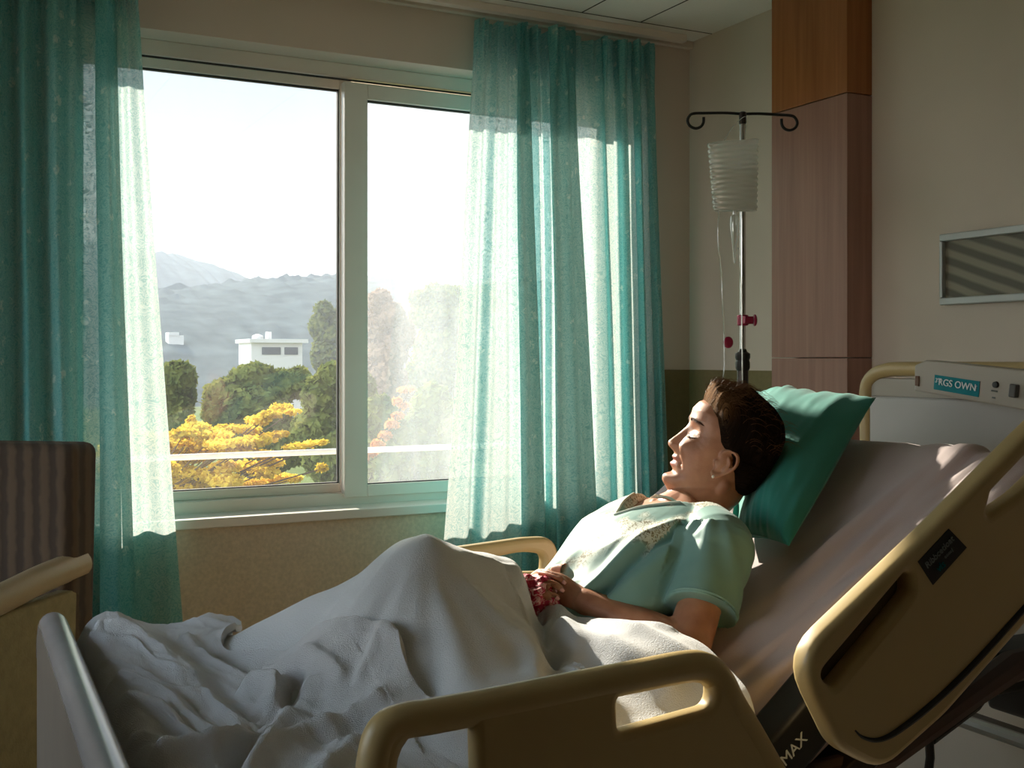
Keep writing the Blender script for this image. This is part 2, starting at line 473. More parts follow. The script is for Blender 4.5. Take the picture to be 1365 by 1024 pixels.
# ------------------------------------------------------------------ curtains
def curtain_mat(name):
    nt = NT(name)
    tc = nt.n('ShaderNodeTexCoord')
    uv = tc.outputs['UV']
    # fine lace scrolls: contour lines of a warped noise
    n1 = nt.n('ShaderNodeTexNoise'); n1.inputs['Scale'].default_value = 33; n1.inputs['Detail'].default_value = 1.5; n1.inputs['Distortion'].default_value = 1.6
    nt.l(uv, n1.inputs['Vector'])
    m1 = nt.n('ShaderNodeMath', operation='PINGPONG'); m1.inputs[1].default_value = .075; nt.l(n1.outputs['Fac'], m1.inputs[0])
    lace = nt.n('ShaderNodeMapRange'); nt.l(m1.outputs[0], lace.inputs[0]); lace.inputs[1].default_value = .012; lace.inputs[2].default_value = .045
    # scattered little white leaf marks
    n0 = nt.n('ShaderNodeTexNoise'); n0.inputs['Scale'].default_value = 30; nt.l(uv, n0.inputs['Vector'])
    mxv = nt.n('ShaderNodeMix', data_type='VECTOR'); mxv.inputs[0].default_value = .022
    nt.l(uv, mxv.inputs[4]); nt.l(n0.outputs['Color'], mxv.inputs[5])
    vo = nt.n('ShaderNodeTexVoronoi'); vo.inputs['Scale'].default_value = 17; vo.inputs['Randomness'].default_value = 1
    nt.l(mxv.outputs[1], vo.inputs['Vector'])
    lf = nt.n('ShaderNodeMapRange'); nt.l(vo.outputs['Distance'], lf.inputs[0]); lf.inputs[1].default_value = .25; lf.inputs[2].default_value = .19
    vc = nt.n('ShaderNodeSeparateColor'); nt.l(vo.outputs['Color'], vc.inputs[0])
    gt = nt.n('ShaderNodeMath', operation='GREATER_THAN'); gt.inputs[1].default_value = .30; nt.l(vc.outputs[0], gt.inputs[0])
    leaf = nt.n('ShaderNodeMath', operation='MULTIPLY'); nt.l(lf.outputs[0], leaf.inputs[0]); nt.l(gt.outputs[0], leaf.inputs[1])
    n3 = nt.n('ShaderNodeTexNoise'); n3.inputs['Scale'].default_value = 75; n3.inputs['Distortion'].default_value = .8; nt.l(uv, n3.inputs['Vector'])
    n3r = nt.n('ShaderNodeMapRange'); nt.l(n3.outputs['Fac'], n3r.inputs[0]); n3r.inputs[1].default_value = .45; n3r.inputs[2].default_value = .55
    leaf2 = nt.n('ShaderNodeMath', operation='MULTIPLY'); nt.l(leaf.outputs[0], leaf2.inputs[0]); nt.l(n3r.outputs[0], leaf2.inputs[1])
    # cloth colour
    c1 = nt.n('ShaderNodeMix', data_type='RGBA'); c1.inputs[6].default_value = L(80, 164, 170); c1.inputs[7].default_value = L(118, 196, 198)
    nt.l(lace.outputs[0], c1.inputs[0])
    c2 = nt.n('ShaderNodeMix', data_type='RGBA'); c2.inputs[7].default_value = L(205, 225, 218); nt.l(c1.outputs[2], c2.inputs[6])
    fl = nt.n('ShaderNodeMath', operation='MULTIPLY'); fl.inputs[1].default_value = 1.0; nt.l(leaf2.outputs[0], fl.inputs[0]); nt.l(fl.outputs[0], c2.inputs[0])
    df = nt.n('ShaderNodeBsdfDiffuse'); nt.l(c2.outputs[2], df.inputs[0])
    tl = nt.n('ShaderNodeBsdfTranslucent')
    ct = nt.n('ShaderNodeMix', data_type='RGBA'); ct.inputs[6].default_value = (.56, .72, .70, 1); ct.inputs[7].default_value = (.97, .98, .93, 1)
    nt.l(lace.outputs[0], ct.inputs[0]); nt.l(ct.outputs[2], tl.inputs[0])
    m2 = nt.n('ShaderNodeMixShader'); m2.inputs[0].default_value = .32
    nt.l(df.outputs[0], m2.inputs[1]); nt.l(tl.outputs[0], m2.inputs[2])
    tr = nt.n('ShaderNodeBsdfTransparent'); tr.inputs[0].default_value = (.92, 1.0, .97, 1)
    fr = nt.n('ShaderNodeMapRange'); nt.l(lace.outputs[0], fr.inputs[0]); fr.inputs[3].default_value = .04; fr.inputs[4].default_value = .17
    m3 = nt.n('ShaderNodeMixShader'); nt.l(fr.outputs[0], m3.inputs[0]); nt.l(m2.outputs[0], m3.inputs[1]); nt.l(tr.outputs[0], m3.inputs[2])
    nt.surf(m3.outputs[0])
    return nt.m
m_curt = curtain_mat('teal_lace_cloth')

def curtain_sheet(name, top, bot, z0, z1, parent, nu=420, nv=60, seed=1, head=True, flare=None, wob=.006):
    """top/bot: list of (x,y) fold path points with the same count, blended over height"""
    T = catmull([(x, y, 0) for x, y in top], nu); B = catmull([(x, y, 0) for x, y in bot], nu)
    # arc length as cloth coordinate
    s = [0.0]
    for i in range(1, nu): s.append(s[-1] + ((B[i] - B[i - 1]).length))
    vs, uvs = [], []
    for j in range(nv):
        v = j / (nv - 1)
        z = z1 + (z0 - z1) * v
        for i in range(nu):
            f = v if flare is None else flare(v)
            p = T[i] * (1 - f) + B[i] * f
            a = sstep(0, .12, v)
            n = mnoise.noise(Vector((s[i] * 5 + seed * 9.1, v * 1.6, seed)))
            n2 = mnoise.noise(Vector((s[i] * 22 + seed * 3.3, v * 2.2, seed + 5)))
            y = p.y + wob * 1.6 * n * a + wob * .5 * n2 * a
            x = p.x + wob * 1.2 * mnoise.noise(Vector((s[i] * 7, v * 2.5, seed + 11))) * a
            y += .011 * math.sin(s[i] * 64 + 2.2 * mnoise.noise(Vector((s[i] * 3, v * .8, seed + 2)))) * (.35 + .65 * a)
            # gathers at the heading tape
            hd = (1 - sstep(0.0, .10, v)) if head else 0
            y += hd * .016 * math.sin(s[i] * 170 + 2.5 * math.sin(s[i] * 17))
            vs.append((x, y, z + hd * .006 * math.sin(s[i] * 40)))
            uvs.append((s[i], z))
    fs = [(j * nu + i, j * nu + i + 1, (j + 1) * nu + i + 1, (j + 1) * nu + i) for j in range(nv - 1) for i in range(nu - 1)]
    me = bpy.data.meshes.new(name); me.from_pydata(vs, [], fs); me.update()
    ul = me.uv_layers.new(name='UVMap')
    li = np.empty(len(me.loops), dtype=np.int32); me.loops.foreach_get('vertex_index', li)
    ul.data.foreach_set('uv', np.array(uvs, dtype=np.float32)[li].ravel())
    me.materials.append(m_curt)
    return finish(me, name, parent, angle=180)

def cx(px, Y): 
    d = ray(px, 300); return Y * d.x / d.y
YC = 3.705
def path(spec, Yb=YC):
    """spec list of (px, dy)"""
    return [(cx(p, Yb + dy), Yb + dy) for p, dy in spec]

# left curtain ------------------------------------------------
cl = thing('curtain', 'teal lace-patterned curtain hanging left of the window, above the armchair', 'curtain', (.2, YC, .3))
topL = [(-130, .03), (-105, -.04), (-80, .03), (-55, -.05), (-30, .02), (-8, -.05), (14, .02), (32, -.05), (52, .02), (70, -.06), (92, -.02), (108, .02), (126, .015),
        (146, -.015), (128, -.05), (140, -.065), (152, -.03), (140, .012), (156, .0), (168, .0), (182, -.01)]
botL = [(-120, .03), (-95, -.05), (-70, .03), (-45, -.06), (-18, .02), (4, -.06), (24, .02), (44, -.07), (64, .0), (86, -.08), (104, -.03), (112, .02), (124, .015),
        (160, -.02), (132, -.06), (146, -.08), (182, -.03), (158, .012), (190, .0), (214, .0), (245, -.012)]
curtain_sheet('drape', path(topL), path(botL), .10, 2.66, cl, seed=1, flare=lambda v: min(1, v / .82) ** 1.15)
# right curtain -----------------------------------------------
cr = thing('curtain', 'teal lace-patterned curtain hanging right of the window beside the bed', 'curtain', (2.2, YC, .3))
topR = [(634, .0), (646, -.012), (656, .012), (666, -.012), (680, .008), (692, .0), (702, -.03), (690, -.05), (700, -.02), (704, .02), (714, -.02), (722, .02), (732, -.015),
        (745, .02), (732, -.05), (750, -.06), (766, -.02), (748, .01), (770, .02), (786, .02), (800, .0), (808, -.04), (818, .02), (828, -.05), (840, .01), (848, -.05), (858, .01), (866, -.04), (872, .0)]
botR = [(588, -.16), (612, -.17), (628, -.13), (646, -.17), (674, -.13), (690, -.11), (726, -.10), (696, -.12), (704, -.05), (716, .01), (724, -.035), (730, .01), (738, -.02),
        (778, .0), (742, -.07), (764, -.09), (800, -.04), (768, .0), (786, .015), (798, .02), (812, -.01), (826, -.08), (832, .0), (846, -.08), (856, .0), (866, -.08), (876, .0), (884, -.07), (892, -.01)]
def spread(lst, dyc): return lst
curtain_sheet('drape', path(topR), path(botR), .10, 2.632, cr, seed=4, flare=lambda v: min(1, v / .76))
# hem corner of the right curtain turned back
# curtain rail under the ceiling
rl = MB(); rl.box((-.6, YC - .018, CEIL - .028), (HX - .08, YC + .018, CEIL))
tag(rl.build('curtain_rail', m_pvc, smooth=False, bevel=.003), 'slim white curtain rail fixed under the ceiling along the window wall', 'curtain rail')
# ------------------------------------------------------------------ outside
def leaf_mat(name, c1, c2, trans=.35):
    nt = NT(name)
    gi = nt.n('ShaderNodeTexCoord'); no = nt.n('ShaderNodeTexNoise'); no.inputs['Scale'].default_value = 1.4; no.inputs['Detail'].default_value = 6
    nt.l(gi.outputs['Object'], no.inputs['Vector'])
    r = ramp(nt, no.outputs['Fac'], [(.32, c1), (.68, c2)])
    d = nt.n('ShaderNodeBsdfDiffuse'); t = nt.n('ShaderNodeBsdfTranslucent')
    nt.l(r.outputs[0], d.inputs[0]); nt.l(r.outputs[0], t.inputs[0])
    m = nt.n('ShaderNodeMixShader'); m.inputs[0].default_value = trans
    nt.l(d.outputs[0], m.inputs[1]); nt.l(t.outputs[0], m.inputs[2]); nt.surf(m.outputs[0])
    return nt.m
m_green = leaf_mat('dark_foliage', L(84, 96, 54), L(132, 132, 68), .3)
m_gold = leaf_mat('golden_foliage', L(192, 156, 38), L(250, 220, 92), .5)
m_rust = leaf_mat('rust_foliage', L(190, 120, 70), L(226, 160, 100), .4)
m_dun = leaf_mat('dun_foliage', L(128, 104, 84), L(158, 128, 104), .3)
m_bark = mat('tree_bark', L(88, 70, 54), .9, var=.2, bump=.5, bscale=20)
m_hill = mat('forest_slope', L(80, 86, 84), .95, var=.30, vscale=.12, spec=0.0)
m_grass = mat('grass_ground', L(96, 104, 66), .95, var=.2, vscale=.2, spec=0.0)
m_white = mat('white_render', L(206, 202, 196), .7, var=.03)
m_win = mat('dark_glazing', L(70, 74, 78), .2)
GZ = -7.0

def crown(blobs, n, size, seed, flat=0.0, aspect=1.6, jitter=.25):
    r = np.random.RandomState(seed)
    vol = np.array([b[1] * b[2] for b in blobs]); pr = vol / vol.sum()
    vs, fs = [], []
    idx = r.choice(len(blobs), n, p=pr)
    for k in range(n):
        c, rx, rz = blobs[idx[k]]
        d = r.normal(size=3); d /= np.linalg.norm(d) + 1e-9
        rad = 1 - abs(r.normal()) * jitter
        p = np.array(c) + d * np.array([rx, rx, rz]) * rad
        nrm = d * (1 - flat) + np.array([0, 0, 1.0]) * flat * 1.5 + r.normal(size=3) * .55
        nrm /= np.linalg.norm(nrm)
        a = np.cross(nrm, r.normal(size=3)); a /= np.linalg.norm(a) + 1e-9
        bb = np.cross(nrm, a)
        s = size * (.6 + .8 * r.rand())
        a = a * s * aspect * .5; bb = bb * s * .5
        o = len(vs)
        vs += [tuple(p - a), tuple(p + bb * .9 - a * .1), tuple(p + a), tuple(p - bb * .9 - a * .1)]
        fs.append((o, o + 1, o + 2, o + 3))
    b = MB(); b.v = vs; b.f = fs; b.mi = [0] * len(fs)
    return b

def core(b, blobs, k=.8, seed=0):
    for (c, rx, rz) in blobs:
        o = []
        for j in range(9):
            th = math.pi * (j + .5) / 9
            for i in range(14):
                ph = 2 * math.pi * i / 14
                d = Vector((math.sin(th) * math.cos(ph), math.sin(th) * math.sin(ph), math.cos(th)))
                q = k * (1 + .22 * mnoise.noise(d * 2.3 + Vector((seed + c[0], c[1], c[2]))))
                o.append((c[0] + d.x * rx * q, c[1] + d.y * rx * q, c[2] + d.z * rz * q))
        fs = [(j * 14 + i, j * 14 + (i + 1) % 14, (j + 1) * 14 + (i + 1) % 14, (j + 1) * 14 + i) for j in range(8) for i in range(14)]
        fs += [tuple(range(13, -1, -1)), tuple(8 * 14 + i for i in range(14))]
        b.add(o, fs)
    return b

def tree(label, spec, dist, leaf, n, m, seed, trunk_px, cat='tree', name='tree', depth=.5, group=None, rs=1.0):
    """spec: (px,py,rx_px,rz_px) blobs seen at distance Y=dist"""
    R = random.Random(seed)
    blobs = []
    for (px, py, rx, rz) in spec:
        c = P(px, py, Y=dist + R.uniform(-1, 1) * depth)
        k = c.y / ray(px, py).y / FPX
        blobs.append((tuple(c), rx * k * rs, rz * k * rs))
    base = P(trunk_px, 500, Y=dist); 
    t = thing(name, label, cat, (base.x, base.y, GZ), group)
    b = crown(blobs, n, leaf, seed)
    core(b, blobs, .78, seed)
    b.build('foliage', m, t, smooth=False)
    tr = MB()
    top = max(bl[0][2] for bl in blobs)
    mid = sum((Vector(bl[0]) for bl in blobs), Vector()) / len(blobs)
    k = dist * .006 + .05
    tr.tube([(base.x, base.y, GZ), (base.x + .1, base.y, (GZ + mid.z) / 2), tuple(mid)], [k * 1.5, k, k * .6], 8)
    for bl in blobs:
        tr.tube([tuple((Vector((base.x, base.y, GZ)) + mid) / 2), tuple(mid * .4 + Vector(bl[0]) * .6), bl[0]], [k * .6, k * .35, k * .12], 6)
    tr.build('trunk', m_bark, t)
    return t

# ground
b = MB(); b.box((-300, -60, GZ - .6), (900, 900, GZ)); struct(b.build('ground', m_grass, smooth=False))

def hill(name, ridge, dist, depth, n=150, rough=1.0, seed=0, xr=None, trees=0.0, rows=16):
    """ridge: px,py points of the skyline at distance Y=dist; slope falls towards the viewer"""
    pts = [P(px, py, Y=dist) for px, py in ridge]
    xs = [p.x for p in pts]; zs = [p.z for p in pts]
    b = MB()
    def fn(u, v):
        x = xs[0] + (xs[-1] - xs[0]) * u
        z = float(np.interp(x, xs, zs))
        f = v
        prof = math.sin(min(1, f) * math.pi / 2) ** 1.2
        y = dist - depth * (1 - f)
        zz = GZ - 1 + (z - GZ + 1) * prof
        bump = rough * (fbm((x * .22 + seed, y * .22, seed), 4)) * (.4 + f)
        tr = trees * max(0, mnoise.noise(Vector((x * .17, y * .17, seed)))) ** 1.0 * 2 * f
        return (x, y, zz + bump + tr)
    b.grid(fn, n, rows)
    # back side
    o = len(b.v)
    b.v += [(b.v[(rows - 1) * n + i][0], dist + depth * .4, GZ - 1) for i in range(n)]
    b.f += [((rows - 1) * n + i, (rows - 1) * n + i + 1, o + i + 1, o + i) for i in range(n - 1)]
    b.mi += [0] * (n - 1)
    return struct(b.build(name, m_hill))
hill('hill', [(-200, 300), (60, 318), (160, 334), (212, 344), (250, 352), (290, 368), (320, 384), (400, 420), (520, 470)], 760, 300, rough=1.6, seed=2, trees=2, n=260)
hill('hill', [(-260, 380), (40, 386), (180, 392), (250, 388), (300, 379), (340, 377), (376, 375), (404, 377), (430, 371), (456, 374), (520, 382), (580, 386), (640, 382), (760, 378), (1000, 390)], 430, 230, n=420, rough=.9, seed=5, trees=1.5, rows=60)

# white house on the slope
hb = P(370, 487, Y=175)
def hp(px, py): return P(px, py, Y=175)
hs = thing('house', 'small white flat-roofed house on the hazy hillside', 'house', (hb.x, 175, GZ))
x0 = hp(335, 0).x; x1 = hp(403, 0).x; z1 = hp(370, 452).z; zg = GZ + 1
b = MB(); b.box((x0, 175, GZ - .5), (x1, 183, z1 - .5)); b.build('wall', m_white, hs, smooth=False)
b = MB(); b.box((x0 - .4, 174.4, z1 - .6), (x1 + .8, 183.6, z1)); b.build('roof', m_white, hs, smooth=False)
for pa, pb in ((349, 374), (379, 397)):
    b = MB(); b.box((hp(pa, 0).x, 174.9, hp(0, 472).z), (hp(pb, 0).x, 175.05, hp(0, 461).z)); b.build('window', m_win, hs, smooth=False)
b = MB(); b.box((hp(364, 0).x, 178, z1), (hp(369, 0).x, 179.5, z1 + 1.2)); b.build('chimney', m_white, hs, smooth=False)
b = MB(); b.lathe([(.9, z1), (.9, z1 + .5), (.2, z1 + .8)], (hp(350, 0).x, 178, 0), 12); b.build('water_tank', m_white, hs)
hb2 = P(235, 450, Y=268)
b = MB(); b.box((hb2.x - 1.7, 268, hb2.z - 14), (hb2.x + 1.7, 272, hb2.z + .5)); b.box((hb2.x - 1.7, 267.8, hb2.z + .5), (hb2.x + .6, 272, hb2.z + 1.2))
tag(b.build('house', m_white, smooth=False), 'tiny pale house far up the slope left of the white one', 'house')

# green trees
tree('round dark green tree half hidden behind the left curtain', [(236, 505, 24, 24), (222, 520, 22, 28), (246, 528, 14, 22), (234, 560, 22, 40)], 58, .34, 6500, m_green, 11, 232)
tree('broad dark green tree in the middle of the left pane', [(340, 505, 34, 20), (308, 528, 36, 24), (372, 515, 28, 22), (288, 552, 18, 22), (338, 545, 50, 36), (396, 510, 20, 20), (350, 590, 64, 42)], 62, .36, 19000, m_green, 12, 340)
tree('tall dark green tree standing just left of the window mullion', [(444, 502, 20, 18), (428, 528, 26, 28), (458, 540, 30, 40), (424, 575, 34, 34), (450, 610, 46, 40), (476, 575, 30, 50), (478, 520, 22, 26)], 46, .30, 15000, m_green, 13, 445)
tree('hazy tall tree on the slope left of the mullion', [(432, 415, 13, 14), (426, 435, 15, 16), (440, 450, 22, 18), (448, 430, 14, 18), (436, 475, 22, 26), (446, 500, 24, 26)], 190, .8, 5000, m_green, 14, 436)
tree('hazy brown tree rising behind the right pane beside the mullion', [(508, 398, 14, 12), (520, 420, 20, 18), (500, 435, 22, 22), (535, 445, 18, 24), (515, 470, 30, 26), (498, 405, 10, 14), (510, 510, 34, 34), (530, 540, 30, 30)], 150, .7, 9000, m_dun, 15, 515)
tree('hazy tree with a bumpy crown near the right curtain', [(560, 398, 16, 12), (580, 390, 16, 12), (600, 395, 18, 16), (575, 420, 30, 22), (610, 430, 30, 30), (590, 460, 40, 30), (640, 400, 24, 20), (580, 500, 44, 34), (630, 500, 40, 40)], 170, .8, 9000, m_green, 16, 590)
tree('leafy tree low behind the right pane above the railing', [(505, 560, 22, 34), (540, 585, 30, 30), (575, 555, 30, 44), (610, 580, 34, 44), (520, 620, 34, 40), (580, 620, 44, 40), (640, 560, 30, 50)], 40, .28, 12000, m_green, 17, 560)

# rust coloured bough in the right pane
rt = thing('tree', 'young tree with a bare rust-orange bough slanting up in the right pane', 'tree', tuple(P(478, 500, Y=22).xy) + (GZ,))
sp_ = [(492, 604, 9, 5), (504, 592, 9, 5), (514, 580, 8, 5), (522, 566, 8, 5), (530, 554, 8, 4), (538, 540, 8, 3), (546, 518, 7, 2.5), (536, 520, 6, 2.5), (528, 534, 6, 3), (478, 612, 12, 8), (470, 600, 12, 10)]
bl = []
for (px, py, rx, rz) in sp_:
    c = P(px, py, Y=22); k = c.y / ray(px, py).y / FPX; bl.append((tuple(c), rx * k, rz * k))
crown(bl, 900, .10, 21, flat=.3).build('foliage', m_rust, rt, smooth=False)
tr = MB(); tp = [tuple(P(478, 500, Y=22).xy) + (GZ,), tuple(P(478, 640, Y=22)), tuple(P(492, 604, Y=22)), tuple(P(520, 572, Y=22)), tuple(P(548, 516, Y=22))]
tr.tube(tp, [.12, .07, .05, .03, .012], 8); tr.build('trunk', m_bark, rt)

# golden tree close to the window: layered sprays of foliage
gt = thing('tree', 'golden yellow tree with layered sprays of leaves outside the left pane', 'tree', tuple(P(150, 500, Y=15).xy) + (GZ,))
R = random.Random(3)
spr = [(245, 578, 22, 7), (262, 570, 22, 7), (285, 580, 26, 8), (305, 572, 20, 7), (255, 592, 26, 8), (300, 592, 30, 7), (335, 588, 28, 7), (330, 572, 18, 6), (345, 560, 18, 6),
       (362, 552, 16, 5), (375, 543, 16, 5), (388, 549, 14, 4), (352, 583, 22, 6), (372, 578, 14, 4), (255, 560, 6, 7), (388, 596, 14, 4), (402, 594, 16, 4), (420, 591, 14, 3), (432, 589, 8, 2.5),
       (245, 610, 30, 8), (280, 604, 34, 6), (320, 602, 34, 5), (350, 606, 20, 5), (240, 628, 26, 9), (270, 632, 30, 9), (300, 640, 26, 9), (330, 622, 30, 8), (352, 630, 22, 7), (362, 617, 18, 5), (375, 637, 20, 6), (392, 638, 12, 5),
       (345, 645, 26, 7), (250, 648, 30, 8), (310, 652, 40, 7), (430, 623, 9, 5), (426, 626, 6, 3), (215, 590, 30, 16), (205, 630, 36, 20), (170, 610, 40, 40), (300, 622, 22, 8), (240, 600, 20, 7)]
bl = []
for (px, py, rx, rz) in spr:
    c = P(px, py, Y=15 + R.uniform(-.7, .7)); k = c.y / ray(px, py).y / FPX; bl.append((tuple(c), rx * k, rz * k))
crown(bl, 15000, .055, 22, flat=.5, jitter=.4).build('foliage', m_gold, gt, smooth=False)
tr = MB(); hub = P(170, 680, Y=15)
tr.tube([tuple(P(150, 500, Y=15).xy) + (GZ,), tuple(P(155, 900, Y=15)), tuple(hub)], [.16, .12, .08], 10)
for (c, rx, rz) in bl:
    c = Vector(c); md = hub * .45 + c * .55 + Vector((0, 0, -.10))
    tr.tube([tuple(hub), tuple(md), tuple(c - Vector((0, 0, rz * .2)))], [.03, .016, .005], 5)
tr.build('trunk', m_bark, gt)

# balcony railing just outside
by = 4.62
ra = P(232, 612, Y=by); rb_ = P(605, 594, Y=by)
rz_ = (ra.z + rb_.z) / 2
rail = thing('balcony_railing', 'white tubular balcony railing just outside the window', 'railing', (1.4, by, -.1))
b = MB(); b.tube([(-1.5, by, rz_), (4.5, by, rz_)], .0125, 14); b.build('top_rail', m_white, rail)
for x in (-1.4, .1, 1.66, 3.1, 4.4):
    b = MB(); b.tube([(x, by, -.1), (x, by, rz_)], .016, 12); b.build('post', m_white, rail)
b = MB(); b.box((-1.7, 4.04, -.35), (4.7, 4.75, -.1)); struct(b.build('balcony', m_white, smooth=False))

# morning haze lying over the valley
nt = NT('valley_haze'); vs_ = nt.n('ShaderNodeVolumeScatter'); vs_.inputs['Color'].default_value = (.58, .63, .72, 1)
vs_.inputs['Density'].default_value = .00088; vs_.inputs['Anisotropy'].default_value = .1
nt.l(vs_.outputs[0], nt.out.inputs['Volume'])
b = MB(); b.box((-250, 70, GZ - .3), (880, 860, 92)); hz = b.build('haze', nt.m, smooth=False)
tag(hz, 'pale morning haze filling the valley in front of the hills', 'haze', kind='stuff')
# ------------------------------------------------------------------ bed geometry
SL = math.radians(31.3)
AX = Vector((math.cos(SL), 0, math.sin(SL))); NX = Vector((-math.sin(SL), 0, math.cos(SL)))
HG = Vector((0.977, 0, 0.76))
def B(s, y, h): return HG + AX * s + NX * h + Vector((0, y, 0))
def PB(px, py, h):
    d = ray(px, py); o = Vector((0, 0, CAMZ))
    t = (h - (o - HG).dot(NX)) / d.dot(NX)
    return o + d * t
def toB(p):
    q = Vector(p) - HG
    return q.dot(AX), p[1], q.dot(NX)

m_cream = mat('cream_plastic', L(178, 154, 106), .38, var=.03, vscale=4, spec=.5)
m_grey = mat('grey_plastic', L(176, 172, 168), .25, var=.03, spec=.5)
m_ivory = mat('ivory_plastic', L(160, 152, 140), .4, var=.02)
m_black = mat('black_plastic', L(24, 22, 22), .5)
m_dkmet = mat('dark_steel', L(58, 50, 46), .4, metal=.6)
m_steel = mat('steel', L(150, 148, 146), .3, metal=.9)
m_sheet = mat('mauve_sheet', L(186, 168, 166), .85, var=.03, vscale=10, bump=.12, bscale=500, sheen=.2)
m_textw = mat('white_print', L(220, 225, 225), .5)
m_textg = mat('grey_print', L(120, 128, 128), .5)
m_teal = mat('teal_display', L(18, 118, 128), .2)

bed = thing('hospital_bed', 'adjustable hospital bed with cream plastic side rails and raised backrest', 'bed', (1.1, 1.78, 0))
YN, YF = 1.25, 2.30
def pxz(pts, Y): return [((P(a, b_, Y=Y)).x, (P(a, b_, Y=Y)).z) for a, b_ in pts]
def px_loop(pts, Y, seg=6, k=1.0):
    """pts: (px,py,r_m)"""
    return round_poly([(P(a, b_, Y=Y).x, P(a, b_, Y=Y).z, r) for a, b_, r in pts], seg)
def rail(name, loops, Y, th, m, bevel=.012):
    me = outline_mesh(loops, th / 2, bevel, frameY(Y + th / 2))
    me.materials.append(m)
    return finish(me, name, bed, angle=40)
# near foot-end rail
yf = YN - .02
outer = px_loop([(484, 1090, .02), (500, 962, .085), (560, 946, .3), (744, 912, .3), (950, 874, .085), (1000, 956, .2), (1078, 1110, .04), (1078, 1210, .02), (640, 1210, .02), (640, 1180, .01), (520, 1180, .03)], yf)
h1 = px_loop([(527, 1100, .03), (536, 978, .055), (634, 965, .008), (638, 1100, .02)], yf)
h2 = px_loop([(825, 931, .012), (952, 903, .035), (954, 944, .02), (827, 979, .010)], yf)
nr = rail('side_rail', [outer, h1, h2], yf, .034, m_cream)
gr = [P(a, c, Y=yf + .019) for a, c in ((492, 1090), (500, 1010), (512, 975), (538, 961), (575, 955), (660, 939), (744, 922), (850, 901), (912, 889), (940, 891), (958, 907), (975, 940), (1002, 985), (1050, 1070))]
b = MB(); b.tube(catmull(gr, 70), .0215, 18); b.build('grip_rail', m_cream, nr)
# near head-end rail
outer = px_loop([(1365, 583, .5), (1240, 709, .5), (1062, 880, .07), (1120, 1000, .08), (1178, 1030, .07), (1262, 955, .3), (1365, 838, .5), (1540, 640, .1), (1560, 470, .08), (1480, 470, .06)], yf)
h1 = px_loop([(1215, 757, .022), (1217, 792, .018), (1112, 920, .016), (1094, 900, .016)], yf)
h2 = px_loop([(1315, 692, .008), (1324, 656, .010), (1365, 613, .3), (1470, 510, .02), (1480, 545, .02), (1365, 657, .2)], yf)
hr = rail('side_rail', [outer, h1, h2], yf, .040, m_cream)
# recessed pocket behind the hand hold
pk = px_loop([(1222, 748, .022), (1226, 800, .018), (1112, 930, .016), (1086, 898, .016)], yf)
me = outline_mesh([pk], .003, .001, frameY(yf + .034)); me.materials.append(mat('pocket_shell', L(92, 80, 58), .5)); pko = finish(me, 'pocket', None, angle=40); setp(pko, hr)
# recessed groove on the head rail, drawn as a dark inlaid strip
gp = [P(a, c, Y=yf - .0005) for a, c in ((1140, 974), (1150, 983), (1166, 987), (1182, 983), (1200, 972), (1230, 949), (1268, 915), (1310, 872), (1365, 811), (1440, 728))]
b = MB(); b.tube(catmull(gp, 60), [.001 + .0045 * math.sin(math.pi * min(1, (i + .5) / 60 * 1.6 if i < 38 else 1) / 2) for i in range(60)], 8)
b.build('groove', m_black, hr)
# dark label on the head rail
lab = [P(a, c, Y=yf - .0012) for a, c in ((1224, 749), (1265, 705), (1289, 730), (1244, 780))]
b = MB(); b.add(lab + [p + Vector((0, .003, 0)) for p in lab], [(0, 1, 2, 3), (4, 7, 6, 5), (0, 4, 5, 1), (1, 5, 6, 2), (2, 6, 7, 3), (3, 7, 4, 0)])
lb = b.build('label_plate', m_black, hr, smooth=False)
lc = sum(lab, Vector()) / 4; ex = (lab[1] - lab[0]).normalized(); ez = (lab[1] - lab[2]).normalized()
def lframe(c, ex, up, off):
    nrm = ex.cross(up).normalized(); up2 = nrm.cross(ex)
    return Matrix(((ex.x, up2.x, nrm.x, c.x), (ex.y, up2.y, nrm.y, c.y), (ex.z, up2.z, nrm.z, c.z), (0, 0, 0, 1))) @ Matrix.Translation((0, 0, off))
up = (ez - ex * ez.dot(ex)).normalized()
def lettering(name, s, size, F, m, par, align='CENTER'):
    me = text_mesh(s, size, F, align=align); me.materials.append(m)
    o = bpy.data.objects.new(name, me); COL.objects.link(o); setp(o, par); return o
LW = (lab[1] - lab[0]).length; LH = (lab[1] - lab[2]).length
for (dx, dy, sz, s, m) in ((-.02, .17, .30, 'Ribbcetloat', m_textg), (.15, -.10, .16, 'oomr|', m_textg), (-.15, -.22, .34, 'vls', m_teal)):
    F = lframe(lc + ex * dx * LW + up * dy * LH, ex, up, .0012)
    lettering('lettering', s, sz * LH, F, m, lb)
# far rail
yb = YF
outer = px_loop([(520, 742, .3), (615, 730, .3), (700, 718, .3), (742, 716, .07), (752, 782, .05), (775, 860, .03), (760, 960, .02), (560, 960, .02), (500, 860, .03)], yb)
h1 = px_loop([(590, 757, .02), (640, 748, .3), (700, 736, .3), (727, 740, .035), (725, 763, .008), (600, 766, .02)], yb)
rail('side_rail', [outer, h1], yb, .036, m_cream)
